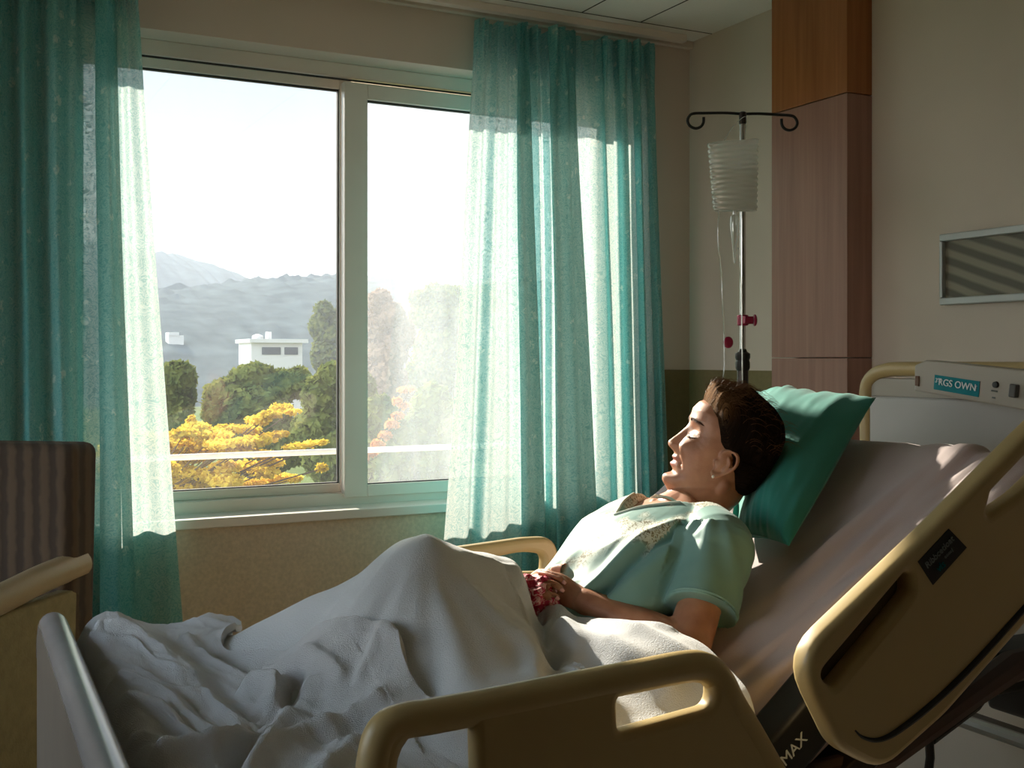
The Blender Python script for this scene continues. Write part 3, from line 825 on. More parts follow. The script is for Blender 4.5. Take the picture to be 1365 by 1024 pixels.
# footboard: thick rounded panel with a smooth grey cap
fy0, fy1, fz = 1.20, 2.27, .93
def fx(y): return .176 + .020 * sstep(1.3, 2.2, y)
out = round_poly([(fy0, .40, .03), (fy0, fz, .10), (fy1, fz, .07), (fy1, .40, .03)], 8)
me = outline_mesh([out], .016, .012, Matrix(((0, 0, 1, 0), (1, 0, 0, 0), (0, 1, 0, 0), (0, 0, 0, 1))))
me.transform(Matrix.Translation((.180, 0, 0)))
for v in me.vertices: v.co.x += fx(v.co.y) - .176
me.materials.append(mat('taupe_plastic', L(118, 108, 98), .4)); fb = finish(me, 'footboard', bed, angle=40)
cap = [p for p in round_poly([(fy0, .60, .0), (fy0, fz - .012, .10), (fy1, fz - .012, .07), (fy1, .60, .0)], 12)]
cap = cap[1:-1] if cap[0][1] < .61 else cap
cpts = [(fx(y) + .012, y, z) for y, z in cap]
b = MB(); b.tube(cpts, .024, 16); b.build('cap_rail', mat('cap_grey', L(150, 145, 144), .2, spec=.6), fb)
# headboard: panel, bent tube, control box
hx = 2.27
tubep = [P(a, c, X=hx) for a, c in ((1156, 600), (1155, 545), (1156, 515), (1166, 500), (1184, 493), (1205, 492), (1225, 492))]
b = MB(); tp = catmull(tubep, 40); tp += [tp[-1] + Vector((0, -.9, .0))]
ends = [tp[-1] + Vector((0, -.06, -.01)), tp[-1] + Vector((0, -.09, -.05)), tp[-1] + Vector((0, -.095, -.5))]
b.tube(tp + ends, .019, 14)
b.build('headboard_tube', m_cream, bed)
y1h = tubep[1].y - .02; z1h = tubep[4].z - .022
b = MB(); b.box((hx - .012, y1h - 1.0, .62), (hx + .016, y1h, P(1260, 531, X=hx).z)); b.build('headboard_lower_panel', m_grey, bed, smooth=False, bevel=.008)
b = MB(); b.box((hx - .004, y1h - 1.0, .9), (hx + .012, y1h, z1h)); b.build('headboard_panel', m_ivory, bed, smooth=False, bevel=.004)
bx = hx - .07
lp = [(P(a, c, X=bx).y, P(a, c, X=bx).z, r) for a, c, r in ((1219, 487, .006), (1234, 480, .01), (1365, 494, .2), (1520, 512, .01), (1520, 575, .01), (1365, 547, .2), (1218, 521, .006))]
me = outline_mesh([round_poly(lp, 4)], .022, .004, Matrix(((0, 0, 1, 0), (1, 0, 0, 0), (0, 1, 0, 0), (0, 0, 0, 1))))
me.transform(Matrix.Translation((bx + .022, 0, 0))); me.materials.append(m_ivory)
cb = finish(me, 'control_box', bed, angle=40)
def plate(name, pxs, X, th, m, par, bevel=0):
    q = [P(a, c, X=X) for a, c in pxs]
    b = MB(); b.add(q + [p + Vector((th, 0, 0)) for p in q], [(0, 1, 2, 3), (4, 7, 6, 5), (0, 4, 5, 1), (1, 5, 6, 2), (2, 6, 7, 3), (3, 7, 4, 0)])
    return b.build(name, m, par, smooth=False, bevel=bevel), q
scr, q = plate('display', ((1244.5, 519), (1304, 529.5), (1306, 508.5), (1246, 499.5)), bx - .002, .004, m_teal, cb)
exd = (q[1] - q[0]).normalized(); upd = (q[3] - q[0]).normalized(); sc_ = sum(q, Vector()) / 4; sh = (q[3] - q[0]).length; sw = (q[1] - q[0]).length
lettering('lettering', 'RGS OWN', sh * .66, lframe(sc_ + exd * sw * .03 + upd * sh * .05, exd, upd, .002), m_textw, scr)
lettering('lettering', "3'4", sh * .42, lframe(sc_ - exd * sw * .40 + upd * sh * .12, exd, upd, .002), m_textw, scr)
lettering('lettering', 'f', sh * .5, lframe(sc_ + exd * sw * .44 + upd * sh * .02, exd, upd, .002), m_textw, scr)
plate('switch', ((1219.5, 514), (1224, 515), (1224.5, 501.5), (1220, 501)), bx - .004, .006, mat('brown_switch', L(92, 58, 40), .4), cb)
b = MB(); c0 = P(1326.5, 513, X=bx - .004); b.lathe([(.0, -.003), (.007, -.002), (.008, .004), (.0, .004)], tuple(c0), 16, axis='X'); b.build('button', m_black, cb)
plate('knob', ((1343, 529), (1352, 531), (1354, 513), (1345, 511.5)), bx - .014, .016, mat('knob_grey', L(84, 82, 80), .3), cb, bevel=.003)
lettering('lettering', 'menu', .008, lframe(P(1326, 521, X=bx - .0005), exd, upd, .001), m_textg, cb)
lettering('lettering', 'set', .008, lframe(P(1325, 530, X=bx - .0005), exd, upd, .001), m_textg, cb)
# deck, frame and lift gear beneath the mattress
b = MB(); b.box((.22, 1.33, .565), (.96, 2.24, .605))
b.box((0, 1.33, -.195), (.98, 2.24, -.155), 0, Matrix.Translation(HG) @ Matrix.Rotation(-SL, 4, 'Y')); b.build('deck', m_dkmet, bed, smooth=False, bevel=.004)
b = MB()
for y in (1.34, 2.22):
    b.box((.25, y - .02, .50), (2.24, y + .02, .56))
b.box((2.20, 1.22, .52), (2.24, 2.34, .555)); b.box((.24, 1.34, .50), (.28, 2.22, .56)); b.box((1.2, 1.34, .5), (1.25, 2.22, .56))
b.build('frame', m_dkmet, bed, smooth=False, bevel=.004)
b = MB(); b.tube([(2.16, 1.15, .555), (2.16, 2.30, .555)], .016, 10); b.tube([(2.16, 1.25, .555), (2.22, 1.25, .55)], .012, 8); b.tube([(2.16, 2.2, .555), (2.22, 2.2, .55)], .012, 8); b.build('cross_tube', m_steel, bed)
for (x, y) in ((.30, 1.36), (.30, 2.20), (2.05, 1.36), (2.05, 2.20)):
    b = MB(); b.tube([(x, y, .51), (x, y, .12)], .028, 12); lg = b.build('leg', m_dkmet, bed)
    b = MB(); b.tube([(x + .02, y - .016, .062), (x + .02, y + .016, .062)], .062, 20); b.box((x - .01, y - .024, .06), (x + .05, y + .024, .14)); b.build('caster', m_black, lg)
# actuator and black bracket behind the side rails
q0 = P(1070, 965, Y=1.34)
b = MB(); bw = Matrix.Translation(q0) @ Matrix.Rotation(-math.radians(38), 4, 'Y')
b.box((-.085, -.02, -.045), (.085, .05, .04), 0, bw); br = b.build('bracket', m_black, bed, smooth=False, bevel=.01)
F = bw @ Matrix.Translation((-.045, -.0205, .0)) @ FY
lettering('lettering', 'MAX', .026, F, m_textw, br)
b = MB(); b.tube([P(1010, 1050, Y=1.36), P(1180, 1010, Y=1.36), P(1290, 930, Y=1.42), P(1345, 890, Y=1.5), P(1420, 870, Y=1.5)], [.02, .022, .024, .03, .03], 10); b.build('lift_arm', mat('brown_steel', L(70, 46, 36), .5), bed)
b = MB(); c0 = P(1345, 890, Y=1.56)
b.box((c0.x - .09, c0.y - .05, c0.z - .035), (c0.x + .14, c0.y + .05, c0.z + .05)); b.box((c0.x - .02, c0.y - .06, c0.z - .09), (c0.x + .03, c0.y + .04, c0.z + .03))
b.build('actuator', m_black, bed, smooth=False, bevel=.012)
b = MB(); b.tube([P(1240, 985, Y=1.5), P(1300, 940, Y=1.55), P(1330, 900, Y=1.55)], .012, 8); b.tube([P(1238, 975, Y=1.5), P(1240, 1010, Y=1.5), P(1234, 1060, Y=1.5)], .008, 8); b.build('cable', m_black, bed)

# ------------------------------------------------------------------ mattress in a fitted sheet
MY0, MY1, MT = 1.355, 2.245, .155
def mat_path(n):
    pts = []
    L0 = .70; L1 = .958; R = .22
    # arc length param along the top centre line
    tl = R * math.tan(SL / 2); arc = R * SL
    tot = (L0 - tl) + arc + (L1 - tl)
    for i in range(n):
        s = tot * i / (n - 1)
        if s < L0 - tl: p = Vector((HG.x - L0 + s, 0, HG.z)); a = 0
        elif s < L0 - tl + arc:
            a = (s - (L0 - tl)) / R
            c = Vector((HG.x - tl, 0, HG.z + R)); p = c + Vector((math.sin(a), 0, -math.cos(a))) * R
        else:
            a = SL; p = HG + AX * (tl + s - (L0 - tl) - arc)
        pts.append((p, a, s / tot, s))
    return pts, tot
def rrect(k, n, w, h, r):
    """point k of n round a rounded rectangle, centre 0, width w, height h"""
    t = 2 * math.pi * k / n
    e = 5.0
    c, s = math.cos(t), math.sin(t)
    x = math.copysign(abs(c) ** (2 / e), c) * w / 2; y = math.copysign(abs(s) ** (2 / e), s) * h / 2
    return x, y
NP, NS = 190, 168
pts, tot = mat_path(NP)
vs = []
for i, (p, a, f, s) in enumerate(pts):
    ax = Vector((math.cos(a), 0, math.sin(a))); nn = Vector((-math.sin(a), 0, math.cos(a)))
    end = min(1, min(s, tot - s) / .065); rd = math.sqrt(max(0.0, 1 - (1 - end) ** 2))
    for k in range(NS):
        x, y = rrect(k, NS, MY1 - MY0, MT, .05)
        x *= (.93 + .07 * rd); y *= (.12 + .88 * rd)
        # long creases pulled along the slope, strongest near the near-side edge
        edge = math.exp(-((x + .37) / .13) ** 2) + .5 * math.exp(-((x - .37) / .12) ** 2)
        top = 1 if y > -.03 else .5
        up = sstep(.35, .6, f)
        cr = (mnoise.noise(Vector((s * 1.6, x * 22 + s * 2.0, 3.1))) * .026 + mnoise.noise(Vector((s * 3.1, x * 46 + s * 3.4, 7.7))) * .011) * up * (.22 + edge) * top
        cr += .0045 * mnoise.noise(Vector((s * 5, x * 5, y * 8)))
        for x0, kx, wd, am in ((-.300, .030, .011, .011), (-.245, .055, .013, .009), (-.350, -.02, .012, .012), (-.395, -.03, .012, .010), (-.18, .09, .016, .006)):
            cr += am * up * (.4 + .6 * sstep(-.6, .5, mnoise.noise(Vector((s * 3.1, x0 * 40, 2.2))))) * math.exp(-((x - x0 - kx * (s - 1.1) - .010 * mnoise.noise(Vector((s * 4, x0 * 9, 6.6)))) / wd) ** 2) * top
        # puckers running across the head end
        hd = sstep(tot - .26, tot - .03, s)
        cr += hd * .013 * mnoise.noise(Vector((s * 4 + x * 5.5, x * 15 - s * 6, 1.7))) * (1 if y > 0 else .3)
        d = Vector((0, x / (MY1 - MY0), y / MT)); d.normalize()
        q = p + nn * (y - MT / 2) + Vector((0, (MY0 + MY1) / 2 + x, 0))
        q += (nn * d.z + Vector((0, d.y, 0))) * cr
        vs.append(q)
fs = [(i * NS + k, (i + 1) * NS + k, (i + 1) * NS + (k + 1) % NS, i * NS + (k + 1) % NS) for i in range(NP - 1) for k in range(NS)]
fs += [tuple(range(NS)), tuple((NP - 1) * NS + k for k in range(NS - 1, -1, -1))]
b = MB(); b.add(vs, fs)
mt = b.build('mattress', m_sheet, angle=180)
tag(mt, 'mattress in a mauve grey fitted sheet, bent up towards the headboard', 'mattress')

# ------------------------------------------------------------------ pillow
m_pillow = mat('green_cotton', L(44, 132, 120), .75, var=.05, vscale=14, bump=.1, bscale=400, sheen=.15)
TL, TR, BR = PB(1000, 521, .055), PB(1168, 530, .075), PB(1052, 728, .055)
BL = PB(972, 712, .045)
HEADC = P(962, 602, Y=1.80)
def pillow_pt(u, v, side):
    a, c = u * 2 - 1, v * 2 - 1
    base = TL * (1 - u) * (1 - v) + TR * u * (1 - v) + BR * u * v + BL * (1 - u) * v
    # sides bow inwards between the pointed corners
    cen = (TL + BR) / 2
    k = .045 * ((1 - a * a) * abs(c) ** 3 + (1 - c * c) * abs(a) ** 3)
    base = base + (cen - base) * k
    th = (max(0, 1 - a * a) ** .55) * (max(0, 1 - c * c) ** .55)
    n = NX
    r = mnoise.noise(Vector((u * 3, v * 3, 2)))
    crn = (abs(a) ** 4 + abs(c) ** 4)
    wr = .007 * mnoise.noise(Vector((u * 16 + v * 4, v * 5 - u * 3, 5))) * (.35 + crn) + .012 * mnoise.noise(Vector((u * 4, v * 4, 9)))
    # creases along the top edge
    wr += .008 * math.sin(u * 46 + 6 * v) * math.exp(-(v / .14) ** 2) * (1 - a * a) * .8
    if side > 0:
        p = base + n * (.085 * th + wr * th ** .4)
        dent = (p - HEADC); dent = dent - n * dent.dot(n)
        p -= n * .035 * math.exp(-(dent.length / .11) ** 2)
    else:
        p = base - n * (.045 * th)
    return p
b = MB(); N = 70
b.grid(lambda u, v: pillow_pt(u, v, 1), N, N); b.grid(lambda u, v: pillow_pt(u, 1 - v, -1), N, N)
me = bpy.data.meshes.new('pillow'); me.from_pydata(b.v, [], b.f)
bm = bmesh.new(); bm.from_mesh(me); bmesh.ops.remove_doubles(bm, verts=bm.verts, dist=.0004); bmesh.ops.recalc_face_normals(bm, faces=bm.faces); bm.to_mesh(me); bm.free()
me.materials.append(m_pillow)
pl = finish(me, 'pillow', None, angle=180)
tag(pl, 'plump green pillow propped on the raised mattress behind the head', 'pillow')

# ------------------------------------------------------------------ drip stand
PX, PY = P(990, 400, Y=2.64).x, 2.64
def IV(px, py): return P(px, py, Y=PY)
m_chrome = mat('chrome', L(190, 188, 184), .18, metal=1.0, var=.02)
m_dkpole = mat('dark_pole', L(64, 58, 54), .35, metal=.7)
m_red = mat('crimson_plastic', L(150, 22, 62), .35, var=.05)
iv = thing('drip_stand', 'tall drip stand with a double hook and red clamp beside the pillar', 'drip stand', (PX, PY, 0))
zt = IV(990, 152).z; zs = IV(990, 478).z
b = MB(); b.tube([(PX, PY, zs), (PX, PY, zt)], .0085, 16); b.build('pole', m_chrome, iv)
b = MB(); b.tube([(PX, PY, .10), (PX, PY, zs)], .0165, 16); b.build('lower_pole', m_dkpole, iv)
b = MB(); b.lathe([(.0175, zs - .035), (.021, zs - .028), (.021, zs - .012), (.019, zs - .005), (.022, zs + .002), (.022, zs + .014), (.013, zs + .02), (.010, zs + .028)], (PX, PY, 0), 18); b.build('collar', m_black, iv)
hd = Vector((.93, -.37, 0)).normalized()
def hk(side):
    c = Vector((PX, PY, zt))
    pts = [c, c + hd * .05 * side + Vector((0, 0, .002)), c + hd * .115 * side]
    cc = c + hd * .136 * side + Vector((0, 0, -.020))
    for k in range(15):
        a = math.radians(78 - 255 * k / 14 + 0)
        a0 = math.radians(62) - math.radians(0)
    pts += [c + hd * .148 * side + Vector((0, 0, -.002)), c + hd * .160 * side + Vector((0, 0, -.010)), c + hd * .165 * side + Vector((0, 0, -.024)), c + hd * .158 * side + Vector((0, 0, -.038)),
            c + hd * .142 * side + Vector((0, 0, -.045)), c + hd * .126 * side + Vector((0, 0, -.040)), c + hd * .118 * side + Vector((0, 0, -.028)), c + hd * .117 * side + Vector((0, 0, -.012))]
    return catmull(pts, 46)
for sgn in (-1, 1):
    b = MB(); b.tube(hk(sgn), .0042, 10); b.build('hook', m_black, iv)
b = MB(); b.lathe([(.0095, zt - .03), (.011, zt - .028), (.011, zt + .004), (.006, zt + .007)], (PX, PY, 0), 16); b.build('pole_head', m_dkpole, iv)
zc = IV(990, 427).z
b = MB(); b.lathe([(.0125, zc - .016), (.0165, zc - .014), (.0165, zc + .014), (.0125, zc + .016)], (PX, PY, 0), 18); b.box((PX - .012, PY - .026, zc - .011), (PX + .02, PY, zc + .011))
cp = b.build('clamp', m_red, iv, bevel=.002, angle=30)
b = MB(); b.tube([(PX, PY, zc), (PX + .026, PY - .014, zc)], .004, 8); kc = Vector((PX + .026, PY - .014, zc)); kd = Vector((.88, -.47, 0))
b.tube([kc, kc + kd * .003, kc + kd * .008, kc + kd * .011], [.008, .017, .017, .012], 16); b.build('clamp_knob', m_red, cp)
for k in range(5):
    a = 2 * math.pi * k / 5 + .3
    e_ = Vector((PX + .26 * math.cos(a), PY + .26 * math.sin(a), .075))
    b = MB(); b.tube([(PX, PY, .115), (PX + .12 * math.cos(a), PY + .12 * math.sin(a), .105), tuple(e_)], .011, 8)
    b.lathe([(.0, .0), (.024, .006), (.026, .03), (.018, .06), (.008, .078)], (e_.x, e_.y, 0), 12); b.build('base_leg', m_dkpole, iv)

# drip bag hanging in front of the pole
def clear(name, tint, milk, rough=.08, gloss=.12):
    nt = NT(name)
    t = nt.n('ShaderNodeBsdfTransparent'); t.inputs[0].default_value = tint
    d = nt.n('ShaderNodeBsdfTranslucent'); d.inputs[0].default_value = (.95, .92, .86, 1)
    d2 = nt.n('ShaderNodeBsdfDiffuse'); d2.inputs[0].default_value = (.85, .84, .8, 1)
    md = nt.n('ShaderNodeMixShader'); md.inputs[0].default_value = .3; nt.l(d.outputs[0], md.inputs[1]); nt.l(d2.outputs[0], md.inputs[2])
    gl = nt.n('ShaderNodeBsdfGlossy'); gl.inputs['Roughness'].default_value = rough
    m1 = nt.n('ShaderNodeMixShader'); m1.inputs[0].default_value = milk; nt.l(t.outputs[0], m1.inputs[1]); nt.l(md.outputs[0], m1.inputs[2])
    m2 = nt.n('ShaderNodeMixShader'); m2.inputs[0].default_value = gloss; nt.l(m1.outputs[0], m2.inputs[1]); nt.l(gl.outputs[0], m2.inputs[2])
    nt.surf(m2.outputs[0]); return nt.m
m_bag = clear('clear_vinyl', (.95, .95, .94, 1), .42, gloss=.2)
m_fluid = clear('drip_fluid', (.95, .94, .91, 1), .68)
m_tubec = clear('clear_tube', (.9, .9, .88, 1), .35)
BY = PY - .055
def BG(px, py): return P(px, py, Y=BY)
bt, bb_ = BG(977, 190), BG(980, 281)
wt_ = (BG(1003, 190) - BG(950, 190)).length / 2; wb2 = (BG(1003, 281) - BG(957, 281)).length / 2
bag = thing('drip_bag', 'ribbed clear drip bag of fluid hanging on the drip stand, glowing in the light', 'drip bag', tuple(bb_))
ux = Vector((.888, -.46, 0)); uy = Vector((.46, .888, 0))
def bag_shell(b, f0, f1, inset, n=90, seg=40, rib=.0016):
    vs = []
    for i in range(n):
        f = f0 + (f1 - f0) * i / (n - 1)
        c = bt * (1 - f) + bb_ * f
        wv_ = wt_ * (1 - f) + wb2 * f - inset; dv = .026 * (1 - .15 * f) - inset
        rb = rib * math.sin(f * 2 * math.pi * 13)
        for k in range(seg):
            a = 2 * math.pi * k / seg
            rr = 1 + .0 * a
            e1 = math.copysign(abs(math.cos(a)) ** .7, math.cos(a)); e2 = math.copysign(abs(math.sin(a)) ** .7, math.sin(a))
            tilt = .006 * (math.cos(a)) * (1 - f)
            vs.append(c + ux * e1 * (wv_ + rb) + uy * e2 * (dv + rb) + Vector((0, 0, tilt + .0025 * mnoise.noise(Vector((a, f * 8, 1))))))
    fs = [(i * seg + k, i * seg + (k + 1) % seg, (i + 1) * seg + (k + 1) % seg, (i + 1) * seg + k) for i in range(n - 1) for k in range(seg)]
    o = len(vs)
    return vs, fs, n, seg
b = MB(); vs, fs, n, seg = bag_shell(b, 0, 1, 0); fs.append(tuple((n - 1) * seg + k for k in range(seg))); b.add(vs, fs)
rim = [vs[k] for k in range(seg)]; b.tube(rim, .0022, 6, closed=True); b.build('bag', m_bag, bag)
b = MB(); vs, fs, n, seg = bag_shell(b, .40, .985, .003, rib=.0012); fs.append(tuple(range(seg))); fs.append(tuple((n - 1) * seg + k for k in range(seg))); b.add(vs, fs); b.build('fluid', m_fluid, bag)
# hanger strap from the bag top to the pole head
b = MB(); b.tube(catmull([bt + ux * -.03 + Vector((0, 0, -.004)), bt + Vector((0, 0, .045)), Vector((PX - .004, PY - .02, zt - .012)), bt + ux * .035 + Vector((0, 0, .02)), bt + ux * .038 + Vector((0, 0, -.004))], 30), .0012, 6); b.build('hanger', m_tubec, bag)
# spout, drip chamber and line
cch = BG(979, 300)
b = MB(); cz = cch.z
b.lathe([(.006, bb_.z + .004), (.006, bb_.z - .012), (.011, bb_.z - .016), (.0125, bb_.z - .03), (.0125, bb_.z - .045), (.008, bb_.z - .085), (.004, bb_.z - .12), (.002, bb_.z - .15)], (cch.x, cch.y, 0), 18)
b.build('drip_chamber', m_bag, bag)
line = catmull([P(a, c, Y=BY) for a, c in ((984, 330), (988, 380), (989, 440), (989.5, 500), (990, 560))], 30)
b = MB(); b.tube(line, .0018, 8)
line2 = catmull([P(a, c, Y=BY) for a, c in ((958, 281), (957, 305), (957.5, 330), (960, 350), (962, 372), (963, 400), (965, 440), (965.5, 470), (965, 495), (960, 520), (955, 560))], 70)
b.tube(line2, .0020, 8); b.build('line', m_tubec, bag)
c0 = P(971, 456.5, Y=BY)
b = MB(); b.lathe([(.0, -.006), (.012, -.005), (.0165, -.001), (.0165, .003), (.012, .006), (.0, .007)], tuple(c0), 20, axis='Y'); b.box((c0.x - .016, c0.y - .003, c0.z - .004), (c0.x, c0.y + .003, c0.z + .004)); b.build('roller_clamp', m_red, bag)

# ------------------------------------------------------------------ armchair at the left
def stripes(name, c1, c2, sc, direction='X', rough=.9, bump=.4):
    nt = NT(name); bs = nt.n('ShaderNodeBsdfPrincipled'); tc = nt.n('ShaderNodeTexCoord')
    wv = nt.n('ShaderNodeTexWave'); wv.bands_direction = direction; wv.inputs['Scale'].default_value = sc; wv.inputs['Distortion'].default_value = 1.2; wv.inputs['Detail'].default_value = 2; wv.inputs['Detail Scale'].default_value = 3
    nt.l(tc.outputs['UV'] if False else tc.outputs['Object'], wv.inputs['Vector'])
    r = ramp(nt, wv.outputs['Fac'], [(.2, c1), (.8, c2)]); nt.l(r.outputs[0], bs.inputs['Base Color']); bs.inputs['Roughness'].default_value = rough
    bp = nt.n('ShaderNodeBump'); bp.inputs['Strength'].default_value = bump; bp.inputs['Distance'].default_value = .004; nt.l(wv.outputs['Fac'], bp.inputs['Height']); nt.l(bp.outputs[0], bs.inputs['Normal'])
    nt.surf(bs.outputs[0]); return nt.m
m_chairb = stripes('brown_striped_upholstery', L(62, 48, 36), L(88, 70, 53), 9.0)
m_chairs = mat('woven_upholstery', L(142, 128, 92), .9, var=.12, vscale=40, bump=.6, bscale=160)
m_arm = wood('beige_arm', L(168, 146, 114), L(184, 162, 128), sc=(2, 2, 2))
F0 = Vector((-.60, -.80, 0)).normalized()      # the way the chair faces
S0 = Vector((-F0.y, F0.x, 0))                   # across the chair, towards the bed
S0 = S0 if S0.x > 0 else -S0
ORG = P(97, 750, Y=2.96); ORG.z = 0          # right rear corner of the seat
def CH(f, s, z): return ORG + F0 * f + S0 * s + Vector((0, 0, z))
ch = thing('armchair', 'high-backed brown striped armchair with beige arms in front of the left curtain', 'armchair', tuple(CH(.3, -.3, 0)))
def chblock(b, f0, f1, s0, s1, z0, z1, rake=0.0, crown=0.0, n=10):
    b.grid(lambda u, v: (0, 0, 0), 2, 2) if False else None
    vs = []; 
    for zi in range(n + 1):
        z = z0 + (z1 - z0) * zi / n
        for k in range(4):
            f = (f0, f1, f1, f0)[k]; s = (s0, s0, s1, s1)[k]
            vs.append(CH(f - rake * (z - z0), s, z))
    fs = [(i * 4 + k, i * 4 + (k + 1) % 4, (i + 1) * 4 + (k + 1) % 4, (i + 1) * 4 + k) for i in range(n) for k in range(4)]
    fs += [(3, 2, 1, 0), tuple(n * 4 + k for k in range(4))]
    b.add(vs, fs); return b
zback = P(121, 592, Y=2.96).z
b = MB(); chblock(b, -.10, .03, -.62, .0, .42, zback, rake=.04, n=1); bk = b.build('backrest', m_chairb, ch, bevel=.03, bseg=4)
b = MB(); chblock(b, -.09, .52, -.60, -.02, .30, .46, n=1); b.build('seat', m_chairb, ch, bevel=.03, bseg=3)
za = P(55, 790, Y=2.8).z
b = MB(); chblock(b, -.04, .50, -.045, .0, .30, za - .03, n=1); b.build('side_panel', m_chairs, ch, bevel=.012)
b = MB(); chblock(b, -.04, .50, -.62, -.575, .30, za - .03, n=1); b.build('side_panel', m_chairs, ch, bevel=.012)
for s in (-.022, -.60):
    b = MB(); b.tube(catmull([CH(-.07, s, za + .022), CH(.1, s, za + .014), CH(.3, s, za - .004), CH(.50, s, za - .012), CH(.53, s, za - .03)], 24), [.034] * 22 + [.030, .018], 16); b.build('armrest', m_arm, ch)
b = MB(); chblock(b, -.06, .50, -.62, .0, .255, .30, n=1); b.build('base_rail', m_arm, ch, bevel=.008)
for f in (-.03, .45):
    for s in (-.03, -.59):
        b = MB(); b.tube([CH(f, s, .26), CH(f, s, 0)], [.024, .018], 12); b.build('leg', m_arm, ch)
# ------------------------------------------------------------------ the person
F_ = Vector((-.895, .484, 0)).normalized()
HF = (F_ * .92 + Vector((0, 0, .39))).normalized()
HL = Vector((0, 0, 1)).cross(F_).normalized()
HU = HF.cross(HL).normalized()
def HW(x, y, z): return HEADC + HF * x + HL * y + HU * z
Zs = [-.122, -.116, -.110, -.098, -.085, -.072, -.062, -.052, -.044, -.034, -.022, 0, .02, .03, .04, .058, .075, .088, .098, .106, .109]
Xf = [.030, .056, .070, .080, .081, .076, .078, .079, .081, .081, .081, .080, .078, .079, .083, .085, .078, .062, .040, .016, .001]
Xb = [.000, -.008, -.016, -.030, -.045, -.054, -.061, -.066, -.070, -.074, -.078, -.083, -.085, -.085, -.084, -.080, -.070, -.055, -.034, -.014, -.001]
Wd = [.012, .026, .034, .043, .051, .057, .060, .063, .065, .067, .069, .072, .074, .075, .075, .073, .064, .050, .032, .012, .001]
def gs(d, s): return math.exp(-(d / s) ** 2)
def feat(y, z):
    """forward displacement of the face at (y,z)"""
    a = abs(y)
    d = 0.0
    if z < .05:
        hn = float(np.interp(z, [-.040, -.035, -.030, -.022, -.012, 0, .014, .026, .036], [0, .009, .021, .0245, .0195, .013, .0075, .003, 0]))
        sg = float(np.interp(z, [-.03, 0, .03], [.0135, .0100, .0085]))
        d += hn * gs(y, sg)
        d += .0075 * gs(a - .0125, .0055) * gs(z + .026, .007)
    d -= .0100 * gs(a - .030, .0135) * gs(z - .013, .0120)
    d += .0072 * gs(a - .031, .0095) * gs(z - .010, .0075)
    d -= .0022 * gs(a - .031, .013) * gs(z - .0045 + .9 * (a - .031) ** 2 * 10, .0018)
    d += .0040 * gs(a - .026, .016) * gs(z - .033, .0075)
    d += .0115 * gs(a - .037, .018) * gs(z + .020, .0165)
    d -= .0040 * gs(a - (.018 + (-.028 - z) * .48), .0045) * (1 if -.062 < z < -.026 else 0)
    d += .0062 * gs(z + .0465, .0058) * gs(a, .020)
    d += .0070 * gs(z + .0600, .0065) * gs(a, .018)
    d -= .0060 * gs(z + .0530 - a * .12, .0022) * gs(a, .023)
    d -= .0050 * gs(a - .026, .006) * gs(z + .050, .006)
    d -= .0050 * gs(z + .0730, .0060) * gs(a, .022)
    d -= .0020 * (gs(z - .004 + (a - .052) * .5, .0016) + gs(z - .012 - (a - .052) * .2, .0016) + gs(z + .004 + (a - .052) * .9, .0016)) * gs(a - .054, .010)
    d += .0085 * gs(z + .0900, .0140) * gs(a, .018)
    return d
def head_pt(th, z, off=0.0):
    xf = float(np.interp(z, Zs, Xf)); xb = -float(np.interp(z, Zs, Xb)); w = float(np.interp(z, Zs, Wd))
    c, s = math.cos(th), math.sin(th)
    e = .88
    cx_ = math.copysign(abs(c) ** e, c); sy_ = math.copysign(abs(s) ** e, s)
    x = cx_ * (xf if c > 0 else xb); y = sy_ * w
    fr = max(0.0, c)
    if fr > 0: x += feat(y, z) * sstep(0.0, .5, fr)
    if off:
        nv = Vector((cx_ / max(.02, (xf if c > 0 else xb)), sy_ / max(.02, w), 0))
        nv.normalize()
        up = sstep(.03, .109, z)
        nv = (nv * (1 - up * .95) + Vector((0, 0, 1)) * up * .95).normalized()
        return (x + nv.x * off, y + nv.y * off, z + nv.z * off)
    return (x, y, z)
NTH, NZ = 150, 120
zl = [-.122 + .24 * (1 - math.cos(math.pi * (i / (NZ - 1)) ** 1.0)) / 2 * (.231 / .240) for i in range(NZ)]
zl = [-.122 + .240 * (i / (NZ - 1)) if False else z for i, z in enumerate(zl)]

body = MB()
vs = [HW(*head_pt(2 * math.pi * k / NTH, z)) for z in zl for k in range(NTH)]
fs = [(j * NTH + k, j * NTH + (k + 1) % NTH, (j + 1) * NTH + (k + 1) % NTH, (j + 1) * NTH + k) for j in range(NZ - 1) for k in range(NTH)]
fs += [tuple(range(NTH - 1, -1, -1)), tuple((NZ - 1) * NTH + k for k in range(NTH))]
body.add(vs, fs)

